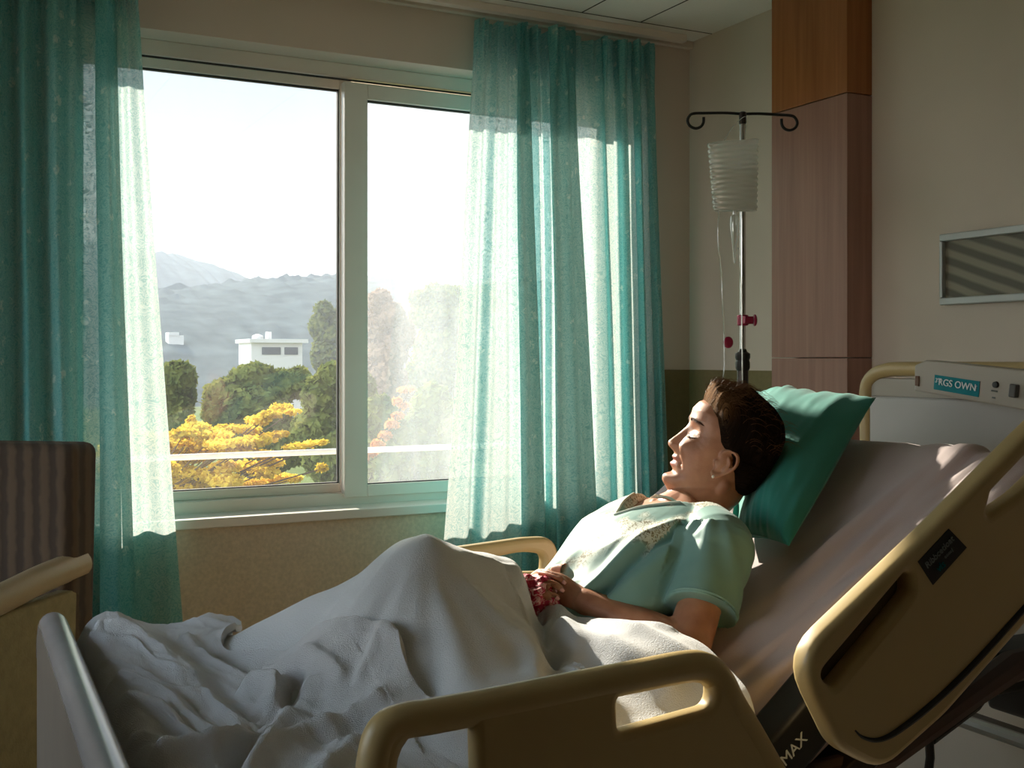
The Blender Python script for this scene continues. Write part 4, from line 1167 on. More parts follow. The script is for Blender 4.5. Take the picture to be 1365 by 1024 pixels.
def limb(b, pts, radii, n=None, seg=20, flat=None, width=None):
    """closed tapered limb with round ends; flat=(axis, scale) squashes along a direction"""
    pts = [Vector(p) for p in pts]
    n = n or (len(pts) - 1) * 8 + 1
    q = [Vector((*p, r)) for p, r in zip(pts, radii)]
    m = len(q) - 1; out = []
    for i in range(n):
        s = i / (n - 1) * m; k = min(int(s), m - 1); f = s - k
        p0, p1, p2, p3 = q[max(k - 1, 0)], q[k], q[k + 1], q[min(k + 2, m)]
        out.append(0.5 * ((2 * p1) + (p2 - p0) * f + (2 * p0 - 5 * p1 + 4 * p2 - p3) * f * f + (3 * p1 - p0 - 3 * p2 + p3) * f ** 3))
    P3 = [v.to_3d() if hasattr(v, 'to_3d') else Vector(v[:3]) for v in out]; R3 = [max(.001, v[3]) for v in out]
    d0 = (P3[0] - P3[1]).normalized(); d1 = (P3[-1] - P3[-2]).normalized()
    pre = [(P3[0] + d0 * R3[0] * math.sin(a), R3[0] * math.cos(a)) for a in (1.5, 1.2, .8, .4)]
    post = [(P3[-1] + d1 * R3[-1] * math.sin(a), R3[-1] * math.cos(a)) for a in (.4, .8, 1.2, 1.5)]
    P3 = [p for p, r in pre] + P3 + [p for p, r in post]; R3 = [r for p, r in pre] + R3 + [r for p, r in post]
    t = MB(); t.tube(P3, R3, seg)
    if flat is not None:
        ax, sc = flat
        cents = [p for p in P3 for _ in range(seg)]
        t.v = [tuple(c + (Vector(v) - c) + ax * ((Vector(v) - c).dot(ax) * (sc - 1))) for v, c in zip(t.v, cents)]
    b.add(t.v, t.f)
    return P3[-1]

YB_ = 1.815                       # middle of the body across the bed
def torso(b, grow=0.0, s_end=.475, wave=False):
    S = [-.16, -.10, -.03, .06, .15, .24, .32, .38, .425, .455, .48]
    W = [.05, .13, .165, .155, .142, .150, .160, .165, .150, .105, .065]
    Dp = [.04, .060, .062, .058, .060, .078, .090, .084, .072, .062, .055]
    H = [.08, .08, .080, .076, .078, .088, .094, .094, .096, .100, .108]
    n, seg = 60, 56
    vs = []
    for i in range(n):
        s = S[0] + (S[-1] - S[0]) * i / (n - 1)
        gr_ = grow(s) if callable(grow) else grow
        w_ = float(np.interp(s, S, W)) + gr_; d_ = float(np.interp(s, S, Dp)) + gr_; h_ = float(np.interp(s, S, H))
        for k in range(seg):
            a = 2 * math.pi * k / seg
            e = .86
            cy_ = math.copysign(abs(math.cos(a)) ** e, math.cos(a)); ch_ = math.copysign(abs(math.sin(a)) ** e, math.sin(a))
            bust = .008 * gs(s - .29, .055) * max(0, math.sin(a)) * (gs(cy_ * w_ - .075, .05) + gs(cy_ * w_ + .075, .05)) * .9
            vs.append(B(s - (.02 if s > -.1 else 0) + .02, YB_ + cy_ * w_, max(.012, h_ + ch_ * d_ + bust)))
    fs = [(i * seg + k, i * seg + (k + 1) % seg, (i + 1) * seg + (k + 1) % seg, (i + 1) * seg + k) for i in range(n - 1) for k in range(seg)]
    fs += [tuple(range(seg - 1, -1, -1)), tuple((n - 1) * seg + k for k in range(seg))]
    b.add(vs, fs)
torso(body, grow=lambda s: -.018 + .016 * sstep(.325, .365, s))
NB = B(.455, YB_, .105)
limb(body, [NB, (NB + HW(-.022, 0, -.075)) / 2 + HF * .004, HW(-.020, 0, -.06)], [.062, .052, .054], seg=28)
# tendons and larynx of the neck
limb(body, [HW(-.02, .052, -.055), HW(.004, .040, -.115), B(.435, YB_ - .025, .156)], [.014, .0105, .010])
limb(body, [HW(-.02, -.052, -.055), HW(.004, -.040, -.115), B(.435, YB_ + .025, .156)], [.014, .0105, .010])
limb(body, [HW(.046, 0, -.112), HW(.030, 0, -.135), B(.44, YB_, .148)], [.018, .017, .014])
# collar bones
limb(body, [B(.428, YB_ - .02, .160), B(.434, YB_ - .08, .156), B(.425, YB_ - .14, .135)], [.009, .008, .009])
# arms
SHL = B(.405, YB_ - .165, .100); SHR = B(.395, YB_ + .120, .078)
ELL = P(915, 866, Y=1.575); WRL = P(780, 803, Y=1.735)
ELR = Vector((1.15, 2.00, .930)); WRR = P(742, 786, Y=1.935)
limb(body, [B(.43, YB_ - .10, .105), SHL, (SHL * .6 + ELL * .4), ELL * .9 + SHL * .1, ELL, ELL * .7 + WRL * .3, ELL * .3 + WRL * .7, WRL], [.05, .056, .047, .041, .038, .038, .030, .0245], seg=26)
limb(body, [B(.43, YB_ + .10, .105), SHR, (SHR + ELR) / 2, ELR, ELR * .6 + WRR * .4, WRR], [.05, .055, .046, .038, .035, .025], seg=26)
# legs, knees drawn up below the covers
for sg, kn, ft in ((-1, Vector((.748, 1.735, .985)), Vector((.585, 1.74, .825))), (1, Vector((.742, 1.86, .95)), Vector((.575, 1.90, .825)))):
    hp_ = Vector((.965, YB_ + sg * .085, .86))
    limb(body, [hp_, hp_ * .5 + kn * .5, kn, kn * .55 + ft * .45, ft], [.070, .058, .048, .045, .032])
    limb(body, [ft + Vector((.03, 0, -.005)), ft + Vector((-.05, 0, -.012)), ft + Vector((-.13, 0, -.022))], [.032, .030, .018])
# ear (near side and far side)
def ear(sg):
    c = (.002, .0725 * sg, -.0215)
    def E(a, b_, o): return HW(c[0] + a * .94 - b_ * .18, c[1] + sg * (o - a * .28), c[2] + b_ * .97 + a * .18)
    limb(body, [E(.0, .020, .001), E(-.002, 0, .003), E(.004, -.022, .001)], [.013, .012, .008], flat=(HL, .45))
    rim = [E(.010, .006, .005), E(.013, .016, .006), E(.008, .027, .008), E(-.004, .031, .010), E(-.015, .026, .012), E(-.020, .012, .013), E(-.017, -.004, .011), E(-.008, -.018, .008), E(.002, -.027, .006), E(.009, -.024, .004)]
    limb(body, rim, [.0028, .0030, .0034, .0036, .0038, .0036, .0034, .0036, .0052, .0040], n=60, seg=10)
    limb(body, [E(-.003, .016, .008), E(-.010, .006, .010), E(-.006, -.010, .008)], [.0026, .0030, .0026], seg=8)
    limb(body, [E(.011, -.008, .003), E(.013, -.001, .004)], [.004, .0045], seg=8)
    return E(.004, -.030, .009)
earlobe = ear(1); ear(-1)
# hands: left (near) hand, then the right one folded over it
KNL = P(736, 786, Y=1.805)
pd = (KNL - WRL)
limb(body, [WRL * .75 + ELL * .25, WRL, WRL * .6 + KNL * .4, WRL * .2 + KNL * .8, KNL], [.022, .0235, .027, .029, .024], flat=(Vector((.85, .2, -.45)).normalized(), .74), seg=20)
def pf(lst): return [P(a, c, Y=y) for a, c, y in lst]
left_f = [[(734, 778, 1.815), (716, 778, 1.825), (702, 785, 1.835), (698, 795, 1.830)], [(734, 786, 1.805), (714, 789, 1.812), (700, 796, 1.818), (699, 804, 1.808)],
          [(735, 794, 1.796), (717, 799, 1.800), (704, 806, 1.803), (706, 813, 1.792)], [(738, 802, 1.786), (724, 808, 1.786), (713, 814, 1.786), (716, 820, 1.778)]]
for f in left_f: limb(body, pf(f), [.0088, .0082, .0074, .0062], seg=12)
limb(body, pf([(768, 790, 1.755), (757, 778, 1.770), (744, 770, 1.785), (730, 768, 1.80)]), [.014, .0108, .0092, .0074], seg=12)
KNR = P(708, 780, Y=1.875)
limb(body, [WRR, WRR * .5 + KNR * .5, KNR], [.025, .030, .026], flat=(Vector((.3, .25, -.9)).normalized(), .62), seg=20)
right_f = [[(712, 769, 1.862), (723, 763, 1.815), (739, 766, 1.780), (751, 776, 1.768)], [(705, 776, 1.856), (716, 771, 1.802), (734, 775, 1.768), (748, 786, 1.757)],
           [(701, 784, 1.850), (712, 781, 1.795), (729, 786, 1.762), (742, 797, 1.750)], [(699, 792, 1.845), (709, 791, 1.797), (723, 796, 1.768), (734, 806, 1.757)]]
tips = []
for f in right_f:
    q = pf(f); limb(body, q, [.0086, .0080, .0073, .0062], seg=12); tips.append((q[-1], (q[-1] - q[-2]).normalized()))
limb(body, pf([(722, 775, 1.91), (734, 764, 1.875), (745, 759, 1.85), (756, 761, 1.83)]), [.014, .0105, .009, .0074], seg=12)

def remesh(mb, voxel, name, smooth_it=2, fac=.5):
    me = bpy.data.meshes.new(name); me.from_pydata(mb.v, [], mb.f); me.update()
    bm = bmesh.new(); bm.from_mesh(me); bmesh.ops.recalc_face_normals(bm, faces=bm.faces); bm.to_mesh(me); bm.free()
    o = bpy.data.objects.new(name, me); COL.objects.link(o)
    r = o.modifiers.new('r', 'REMESH'); r.mode = 'VOXEL'; r.voxel_size = voxel
    if smooth_it:
        s = o.modifiers.new('s', 'SMOOTH'); s.iterations = smooth_it; s.factor = fac
    out = eval_mesh(o); bpy.data.objects.remove(o); out.name = name
    return out

# skin
nt = NT('skin'); bs = nt.n('ShaderNodeBsdfPrincipled'); tc = nt.n('ShaderNodeTexCoord')
no = nt.n('ShaderNodeTexNoise'); no.inputs['Scale'].default_value = 30; no.inputs['Detail'].default_value = 5; nt.l(tc.outputs['Object'], no.inputs['Vector'])
r = ramp(nt, no.outputs['Fac'], [(.3, L(164, 110, 82)), (.7, L(192, 138, 108))])
at = nt.n('ShaderNodeAttribute', attribute_name='lip'); mx = nt.n('ShaderNodeMix', data_type='RGBA'); nt.l(at.outputs['Fac'], mx.inputs[0]); nt.l(r.outputs[0], mx.inputs[6]); mx.inputs[7].default_value = L(168, 84, 78)
at2 = nt.n('ShaderNodeAttribute', attribute_name='brow'); mx2 = nt.n('ShaderNodeMix', data_type='RGBA'); nt.l(at2.outputs['Fac'], mx2.inputs[0]); nt.l(mx.outputs[2], mx2.inputs[6]); mx2.inputs[7].default_value = L(66, 44, 34)
nt.l(mx2.outputs[2], bs.inputs['Base Color']); bs.inputs['Roughness'].default_value = .48
bs.inputs['Subsurface Weight'].default_value = .25; bs.inputs['Subsurface Radius'].default_value = (.010, .004, .002); bs.inputs['Subsurface Scale'].default_value = .6
n2 = nt.n('ShaderNodeTexNoise'); n2.inputs['Scale'].default_value = 420; nt.l(tc.outputs['Object'], n2.inputs['Vector'])
bp = nt.n('ShaderNodeBump'); bp.inputs['Strength'].default_value = .12; bp.inputs['Distance'].default_value = .002; nt.l(n2.outputs['Fac'], bp.inputs['Height']); nt.l(bp.outputs[0], bs.inputs['Normal'])
nt.surf(bs.outputs[0]); m_skin = nt.m

person = thing('person', 'person in mint green gown reclining in bed, eyes closed, face to the window', 'person', tuple(B(0, YB_, .0)))
me = remesh(body, .0023, 'body', 2, .5)
nv = len(me.vertices); co = np.empty(nv * 3, dtype=np.float32); me.vertices.foreach_get('co', co); co = co.reshape(-1, 3)
d = co - np.array(HEADC); lx = d @ np.array(HF); ly = d @ np.array(HL); lz = d @ np.array(HU)
near = (np.abs(lz) < .13) & (np.abs(ly) < .09) & (lx > .0) & (lx < .13)
a = np.abs(ly)
lip = near * (lx > .06) * (np.exp(-((lz + .0475 - a * .05) / .0052) ** 4) + np.exp(-((lz + .0590 - a * .05) / .0058) ** 4)).clip(0, 1) * np.exp(-(a / .0225) ** 6) * .75
brow = near * (lx > .04) * np.exp(-((lz - .0355 + (a - .028) ** 2 * 9) / .0032) ** 2) * np.exp(-((a - .030) / .019) ** 4) * .7
lash = near * (lx > .04) * np.exp(-((lz - .0040 + 9 * (a - .031) ** 2 * -1) / .0020) ** 2) * np.exp(-((a - .032) / .0135) ** 6) * .95
for nm, arr in (('lip', lip), ('brow', np.maximum(brow, lash))):
    at_ = me.attributes.new(nm, 'FLOAT', 'POINT'); at_.data.foreach_set('value', arr.astype(np.float32))
# keep the trunk well inside the gown
q = co.astype(np.float64) - np.array(HG); sB = q @ np.array(AX); yB = co[:, 1] - YB_
dmin = np.full(nv, 9.0)
for a0, b0 in ((SHL, ELL), (ELL, WRL), (WRL, KNL), (SHR, ELR), (ELR, WRR), (WRR, KNR), (KNL, KNR)):
    A0 = np.array(a0); D0 = np.array(b0) - A0; tt = np.clip(((co - A0) @ D0) / (D0 @ D0), 0, 1)
    dmin = np.minimum(dmin, np.linalg.norm(co - (A0 + tt[:, None] * D0), axis=1))
sm_ = lambda a_, b_, x: (lambda t: t * t * (3 - 2 * t))(np.clip((x - a_) / (b_ - a_), 0, 1))
wgt = sm_(.0, .04, sB) * (1 - sm_(.315, .345, sB)) * sm_(.038, .056, dmin)
nn_ = np.empty(nv * 3, dtype=np.float32); me.vertices.foreach_get('normal', nn_); nn_ = nn_.reshape(-1, 3)
co2 = co - nn_ * (wgt * .022)[:, None]
me.vertices.foreach_set('co', co2.astype(np.float32).ravel()); me.update()
me.materials.clear(); me.materials.append(m_skin)
bodyo = finish(me, 'body', person, angle=180)

# brows and closed lashes laid on the face
bvf = BVHTree.FromPolygons([v.co.copy() for v in me.vertices], [tuple(p.vertices) for p in me.polygons])
def on_face(y, z, lift=.0):
    h = bvf.ray_cast(HW(.16, y, z), -HF)
    return (h[0] + h[1] * lift) if h[0] is not None else None
m_brow = mat('brow_hair', L(84, 60, 48), .7, spec=.1)
R = random.Random(9)
for sg in (-1, 1):
    b = MB()
    for k in range(90):
        t_ = R.random(); yy = .011 + .040 * t_; zz = .0355 + .0035 * math.sin(t_ * 2.6) - .004 * t_ + R.gauss(0, .0017) * (1.1 - .6 * t_)
        p0 = on_face(sg * yy, zz, .0002); p1 = on_face(sg * (yy + .005), zz + .0022 * (1 - 1.6 * t_), .0012)
        if p0 and p1: b.tube([p0, (p0 + p1) / 2 + HF * .0004, p1], [.00045, .0004, .0002], 4, cap=False)
    b.build('eyebrow', m_brow, person)
    b = MB()
    ln = [on_face(sg * (.016 + .033 * t_), .0085 - .0055 * math.sin(math.pi * min(1, t_ * .95)) - .001 * t_, .0001) for t_ in [i / 16 for i in range(17)]]
    ln = [p for p in ln if p]
    b.tube(ln, [.0004 + .0008 * math.sin(math.pi * i / (len(ln) - 1)) for i in range(len(ln))], 6)
    for i in range(4, len(ln) - 1):
        b.tube([ln[i], ln[i] + HF * .004 - HU * .003 + HL * sg * .001, ln[i] + HF * .006 - HU * .0035 + HL * sg * .002], [.0004, .0003, .0001], 4, cap=False)
    b.build('eyelashes', m_brow, person)
    # fold of the upper lid
    b = MB(); ln = [on_face(sg * (.017 + .032 * t_), .0165 - .004 * abs(2 * t_ - 1) ** 2, -.0002) for t_ in [i / 14 for i in range(15)]]; ln = [p for p in ln if p]
    b.tube(ln, [.0002 + .0006 * math.sin(math.pi * i / (len(ln) - 1)) for i in range(len(ln))], 6); b.build('eyelid_fold', mat('lid_fold', L(112, 70, 52), .6), person)

# hair
def hair_mask(th, z):
    """>0 where hair grows"""
    c, s = math.cos(th), math.sin(th)
    x, y, _ = head_pt(th, z)
    # hairline: distance behind a curve x_h(z)
    xh = float(np.interp(z, [-.12, -.075, -.05, -.03, -.005, .015, .035, .056, .072, .086, .109], [-.070, -.046, -.030, -.018, .002, .030, .040, .052, .066, .085, .12]))
    return (xh - x)
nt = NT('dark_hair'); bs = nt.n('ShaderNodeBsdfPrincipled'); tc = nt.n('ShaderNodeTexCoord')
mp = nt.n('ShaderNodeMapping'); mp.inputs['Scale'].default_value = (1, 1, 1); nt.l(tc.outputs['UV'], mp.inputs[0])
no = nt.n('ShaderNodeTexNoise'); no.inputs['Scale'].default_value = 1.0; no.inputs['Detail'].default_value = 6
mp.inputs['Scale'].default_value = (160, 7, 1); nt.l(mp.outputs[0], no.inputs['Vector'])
r = ramp(nt, no.outputs['Fac'], [(.35, L(17, 12, 10)), (.75, L(48, 34, 25))]); atf = nt.n('ShaderNodeAttribute', attribute_name='front'); mxf = nt.n('ShaderNodeMix', data_type='RGBA'); nt.l(atf.outputs['Fac'], mxf.inputs[0]); nt.l(r.outputs[0], mxf.inputs[6]); r2 = ramp(nt, no.outputs['Fac'], [(.35, L(62, 40, 24)), (.75, L(168, 122, 78))]); nt.l(r2.outputs[0], mxf.inputs[7]); nt.l(mxf.outputs[2], bs.inputs['Base Color']); bs.inputs['Roughness'].default_value = .7; bs.inputs['Specular IOR Level'].default_value = .03  # front tuft mixes to golden brown: sunlight put into the hair colour
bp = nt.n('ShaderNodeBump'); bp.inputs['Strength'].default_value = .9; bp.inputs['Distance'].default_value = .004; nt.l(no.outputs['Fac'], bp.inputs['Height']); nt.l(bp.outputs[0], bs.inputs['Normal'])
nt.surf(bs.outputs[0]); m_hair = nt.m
def hair_pt(th, z):
    m = hair_mask(th, z)
    k = sstep(-.004, .030, m)
    x0, y0, z0 = head_pt(th, z)
    vol = .013 + .010 * sstep(.02, .10, z) + .006 * sstep(.3, 1, -math.cos(th)) * sstep(-.09, -.02, z)
    lock = .0035 * mnoise.noise(Vector((th * 7, z * 18, 2))) + .002 * mnoise.noise(Vector((th * 26, z * 20, 5)))
    quiff = .013 * gs(z - .082, .018) * max(0, math.cos(th)) ** 2
    off = -.007 + (vol + quiff + .007 + lock) * k
    return head_pt(th, z, off)
HT, HZ = 170, 110
zh = [-.112 + .2209 * (1 - math.cos(math.pi * i / (HZ - 1))) / 2 for i in range(HZ)]
vs = [HW(*hair_pt(2 * math.pi * k / HT, z)) for z in zh for k in range(HT)]
fs = [(j * HT + k, j * HT + (k + 1) % HT, (j + 1) * HT + (k + 1) % HT, (j + 1) * HT + k) for j in range(HZ - 1) for k in range(HT)]
fs.append(tuple((HZ - 1) * HT + k for k in range(HT)))
me = bpy.data.meshes.new('hair'); me.from_pydata(vs, [], fs); me.update()
ul = me.uv_layers.new(name='UVMap'); li = np.empty(len(me.loops), dtype=np.int32); me.loops.foreach_get('vertex_index', li)
# strand coordinate: angle about the ear axis so that strands sweep back from the forehead
vv = np.array([tuple(v) for v in vs]); dd = vv - np.array(HEADC); a1 = dd @ np.array(HF); a2 = dd @ np.array(HU); a3 = dd @ np.array(HL)
uvs = np.stack([a3 * 6 + .25 * np.sin(a1 * 30), (np.arctan2(a2, a1) / 3.0)], 1).astype(np.float32)
ul.data.foreach_set('uv', uvs[li].ravel()); me.materials.append(m_hair)
sunlit_tuft = (1 / (1 + np.exp(-(a1 - .030) / .010))) * (1 / (1 + np.exp(-(a2 - .066) / .008)))  # mask of the painted sunlit tuft above the forehead
at_ = me.attributes.new('front', 'FLOAT', 'POINT'); at_.data.foreach_set('value', sunlit_tuft.astype(np.float32))
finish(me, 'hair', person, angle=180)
# loose strands standing off the crown and hairline
b = MB(); R = random.Random(5)
for k in range(1300):
    th = R.gauss(0, .95); z = R.uniform(.070, .107)
    if k % 4 == 0: th = R.uniform(-math.pi, math.pi); z = R.uniform(.03, .108)
    if hair_mask(th, z) < .003: continue
    p = Vector(hair_pt(th, z)); dr = Vector((-.5 + R.gauss(0, .5), R.gauss(0, .45), .75 + R.gauss(0, .3))).normalized()
    Ln = R.uniform(.008, .024)
    q = [p - Vector((0, 0, .002)), p + dr * Ln * .5, p + dr * Ln * .85 + Vector((-.007, 0, -.002)), p + dr * Ln + Vector((-.016, 0, -.007))]
    b.tube([HW(*v) for v in catmull(q, 6)], [.0003, .00028, .00026, .0002, .00015, .00008], 4, cap=False)
b.build('loose_strands', mat('brown_strands', L(110, 76, 48), .55, var=.2, spec=.2), person)
# earring
b = MB(); c0 = earlobe
for j in range(7):
    pass
b.lathe([(.0, -.0034), (.0022, -.0026), (.0034, 0), (.0022, .0026), (.0, .0034)], tuple(c0), 12, cap=False); b.build('earring', mat('pearl', L(235, 230, 222), .2), person)
# finger nails on the fingers that show
m_nail = mat('nail', L(232, 176, 172), .25, var=.02)
for tp, dv in tips:
    cam_dir = (Vector((0, 0, CAMZ)) - tp).normalized()
    nrm = (cam_dir - dv * cam_dir.dot(dv)).normalized(); sd = dv.cross(nrm)
    b = MB(); 
    rings = []
    for i in range(5):
        f = i / 4
        for k in range(7):
            a_ = (k / 6 - .5) * 1.5
            wv = .0046 * (1 - .35 * max(0, f - .6) / .4)
            rings.append(tp + dv * (.0005 + .0075 * f - .002) + nrm * (.0052 * math.cos(a_) + .0014 - .001 * f * f) + sd * math.sin(a_) * wv * 1.05)
    b.add(rings, [(i * 7 + k, i * 7 + k + 1, (i + 1) * 7 + k + 1, (i + 1) * 7 + k) for i in range(4) for k in range(6)])
    b.build('fingernail', m_nail, person, solid=.0006)

# gown ---------------------------------------------------------
gw = MB()
torso(gw, grow=.016)
HEM = P(934, 816, Y=1.60)
ax_ = (HEM - SHL).normalized()
def loft(b, pts, radii, seg=40, sq=None):
    t = MB(); t.tube(pts, radii, seg); b.add(t.v, t.f)
S1 = B(.44, YB_ - .085, .098)
limb(gw, [S1, SHL + Vector((0, -.003, .002))], [.064, .069], seg=36)
q0 = SHL; q1 = HEM
pts_ = [q0 + (q1 - q0) * f for f in (0, .25, .5, .75, .93, 1.0)]
loft(gw, pts_ + [q1 - ax_ * .004, q1 - ax_ * .05], [.067, .066, .063, .062, .063, .064, .059, .056], 44)
S2 = B(.43, YB_ + .07, .085); HEMR = SHR * .45 + ELR * .55
limb(gw, [S2, SHR], [.056, .060], seg=36)
loft(gw, [SHR, (SHR + HEMR) / 2, HEMR], [.060, .056, .056], 36)
me = remesh(gw, .0032, 'gown', 3, .5)
nv = len(me.vertices); co = np.empty(nv * 3, dtype=np.float32); me.vertices.foreach_get('co', co); co = co.reshape(-1, 3).astype(np.float64)
no_ = np.empty(nv * 3, dtype=np.float32); me.vertices.foreach_get('normal', no_); no_ = no_.reshape(-1, 3)
q = co - np.array(HG); sS = q @ np.array(AX); hH = q @ np.array(NX); yY = co[:, 1] - YB_
# distance along / from the near sleeve axis
qa = co - np.array(SHL); la = qa @ np.array(ax_); ra = np.linalg.norm(qa - la[:, None] * np.array(ax_), axis=1)
slv = ((la > -.02) & (ra < .085) & (yY < -.12 + .0)).astype(float)
def ss(a, b_, x):
    t = np.clip((x - a) / (b_ - a), 0, 1); return t * t * (3 - 2 * t)
disp = np.zeros(nv)
VB = .345
for i in range(nv):
    s_, y_, h_ = sS[i], yY[i], hH[i]
    if slv[i]:
        an = math.atan2((co[i, 1] - SHL.y), (co[i, 0] - SHL.x))
        disp[i] = .0065 * mnoise.noise(Vector((an * 2.2, la[i] * 9, 4))) + .003 * math.sin(an * 4 + la[i] * 9) * sstep(.02, .15, la[i])
    else:
        # folds hanging from the yoke and gathered towards the lap, tension creases towards the shoulder
        lowf = sstep(.33, .18, s_)
        u_ = y_ * 20 + s_ * 7.0
        n1 = mnoise.noise(Vector((u_ * .42, s_ * 4.5, 1.3))); n2 = 1 - 2 * abs(mnoise.noise(Vector((u_ * .55 + 3, s_ * 6, 8.1))))
        disp[i] = .013 * n1 * (.35 + lowf) + .011 * (n2 - .4) * (lowf + .15)
        # deep crease beside the near sleeve
        cl_ = abs(y_ + .128 + .25 * (s_ - .30))
        disp[i] -= .013 * math.exp(-(cl_ / .012) ** 2) * sstep(.14, .2, s_) * sstep(.41, .36, s_) * (1 if h_ > .08 else 0)
        disp[i] += .010 * math.exp(-((cl_ - .022) / .014) ** 2) * sstep(.12, .2, s_) * sstep(.42, .36, s_) * (1 if h_ > .08 else 0)
    # neck opening
    front = 1 if h_ > .10 else 0
    vw = (s_ - VB) * .78
    ins = 0.0
    if front and s_ > VB - .01: ins = sstep(-.005, .005, vw - abs(y_))
    ins = max(ins, sstep(.442, .452, s_) * sstep(.088, .072, abs(y_)))
    disp[i] = disp[i] * (1 - ins) - .034 * ins
co += no_ * disp[:, None]
me.vertices.foreach_set('co', co.astype(np.float32).ravel()); me.update()
yoke = ss(.235, .30, sS + .10 * np.exp(-(yY / .05) ** 2) * 1.0 - .03) * (hH > .10) * (1 - slv) * (np.abs(yY) < .13)
at_ = me.attributes.new('yoke', 'FLOAT', 'POINT'); at_.data.foreach_set('value', yoke.astype(np.float32))
nt = NT('mint_gown'); bs = nt.n('ShaderNodeBsdfPrincipled'); tc = nt.n('ShaderNodeTexCoord')
no = nt.n('ShaderNodeTexNoise'); no.inputs['Scale'].default_value = 120; no.inputs['Detail'].default_value = 3; no.inputs['Distortion'].default_value = 1.5; nt.l(tc.outputs['Object'], no.inputs['Vector'])
em = ramp(nt, no.outputs['Fac'], [(.38, L(112, 104, 74)), (.44, L(160, 150, 112)), (.48, L(206, 212, 198)), (.62, L(220, 222, 210)), (.68, L(128, 138, 112))])
n4 = nt.n('ShaderNodeTexNoise'); n4.inputs['Scale'].default_value = 14; n4.inputs['Detail'].default_value = 2; nt.l(tc.outputs['Object'], n4.inputs['Vector'])
em2 = nt.n('ShaderNodeMapRange'); nt.l(n4.outputs['Fac'], em2.inputs[0]); em2.inputs[1].default_value = .42; em2.inputs[2].default_value = .52
at = nt.n('ShaderNodeAttribute', attribute_name='yoke'); mm = nt.n('ShaderNodeMath', operation='MULTIPLY'); nt.l(at.outputs['Fac'], mm.inputs[0]); nt.l(em2.outputs[0], mm.inputs[1])
n5 = nt.n('ShaderNodeTexNoise'); n5.inputs['Scale'].default_value = 9; nt.l(tc.outputs['Object'], n5.inputs['Vector'])
gc = ramp(nt, n5.outputs['Fac'], [(.3, L(108, 150, 142)), (.7, L(130, 170, 160))])
mx = nt.n('ShaderNodeMix', data_type='RGBA'); nt.l(mm.outputs[0], mx.inputs[0]); nt.l(gc.outputs[0], mx.inputs[6]); nt.l(em.outputs[0], mx.inputs[7])
nt.l(mx.outputs[2], bs.inputs['Base Color']); bs.inputs['Roughness'].default_value = .55; bs.inputs['Sheen Weight'].default_value = .15
nt.surf(bs.outputs[0]); m_gown = nt.m
me.materials.clear(); me.materials.append(m_gown)
gown = finish(me, 'gown', person, angle=180)
# neckband along the V
bv = BVHTree.FromPolygons([Vector(c) for c in co], [tuple(p.vertices) for p in me.polygons])
npth = []
for i in range(41):
    t_ = i / 40 * 2 - 1
    y_ = -t_ * .074; s_ = VB + abs(y_) / .78 - .004
    hit = bv.ray_cast(B(s_ - .004, YB_ + y_ * 1.06, .5), -NX)
    if hit[0] is not None: npth.append(hit[0] + NX * .0005)
b = MB(); b.tube(npth, .0028, 10); b.build('neckband', mat('pale_neckband', L(206, 214, 200), .7), gown)
# sleeve hem band
u1 = ax_.cross(Vector((0, 0, 1))).normalized(); u2 = ax_.cross(u1)
hemr = []
for k in range(60):
    a_ = 2 * math.pi * k / 60; hemr.append(q1 - ax_ * .007 + (u1 * math.cos(a_) + u2 * math.sin(a_)) * .0635)
b = MB(); b.tube(hemr, .0022, 8, closed=True); b.build('sleeve_hem', m_gown, gown)

# red cloth in the hands -----------------------------------------
nt = NT('red_print'); bs = nt.n('ShaderNodeBsdfPrincipled'); tc = nt.n('ShaderNodeTexCoord')
no = nt.n('ShaderNodeTexNoise'); no.inputs['Scale'].default_value = 70; no.inputs['Detail'].default_value = 2; no.inputs['Distortion'].default_value = 1; nt.l(tc.outputs['Object'], no.inputs['Vector'])
r = ramp(nt, no.outputs['Fac'], [(.36, L(170, 26, 62)), (.50, L(196, 52, 84)), (.58, L(236, 200, 198)), (.66, L(178, 30, 66))]); nt.l(r.outputs[0], bs.inputs['Base Color']); bs.inputs['Roughness'].default_value = .7
nt.surf(bs.outputs[0])
cc = P(708, 793, Y=1.803); b = MB()
def kp(u, v):
    th = 2 * math.pi * u; ph = math.pi * v
    d = Vector((math.sin(ph) * math.cos(th), math.sin(ph) * math.sin(th), math.cos(ph)))
    k = 1 + .42 * mnoise.noise(d * 2.2 + Vector((3, 1, 0))) + .22 * (1 - 2 * abs(mnoise.noise(d * 4.5)))
    return cc + Vector((d.x * .042, d.y * .046, d.z * .030)) * k
b.grid(kp, 64, 40, closeu=True)
tag(b.build('handkerchief', nt.m, angle=180), 'crumpled red and pink printed cloth held in the folded hands', 'handkerchief')
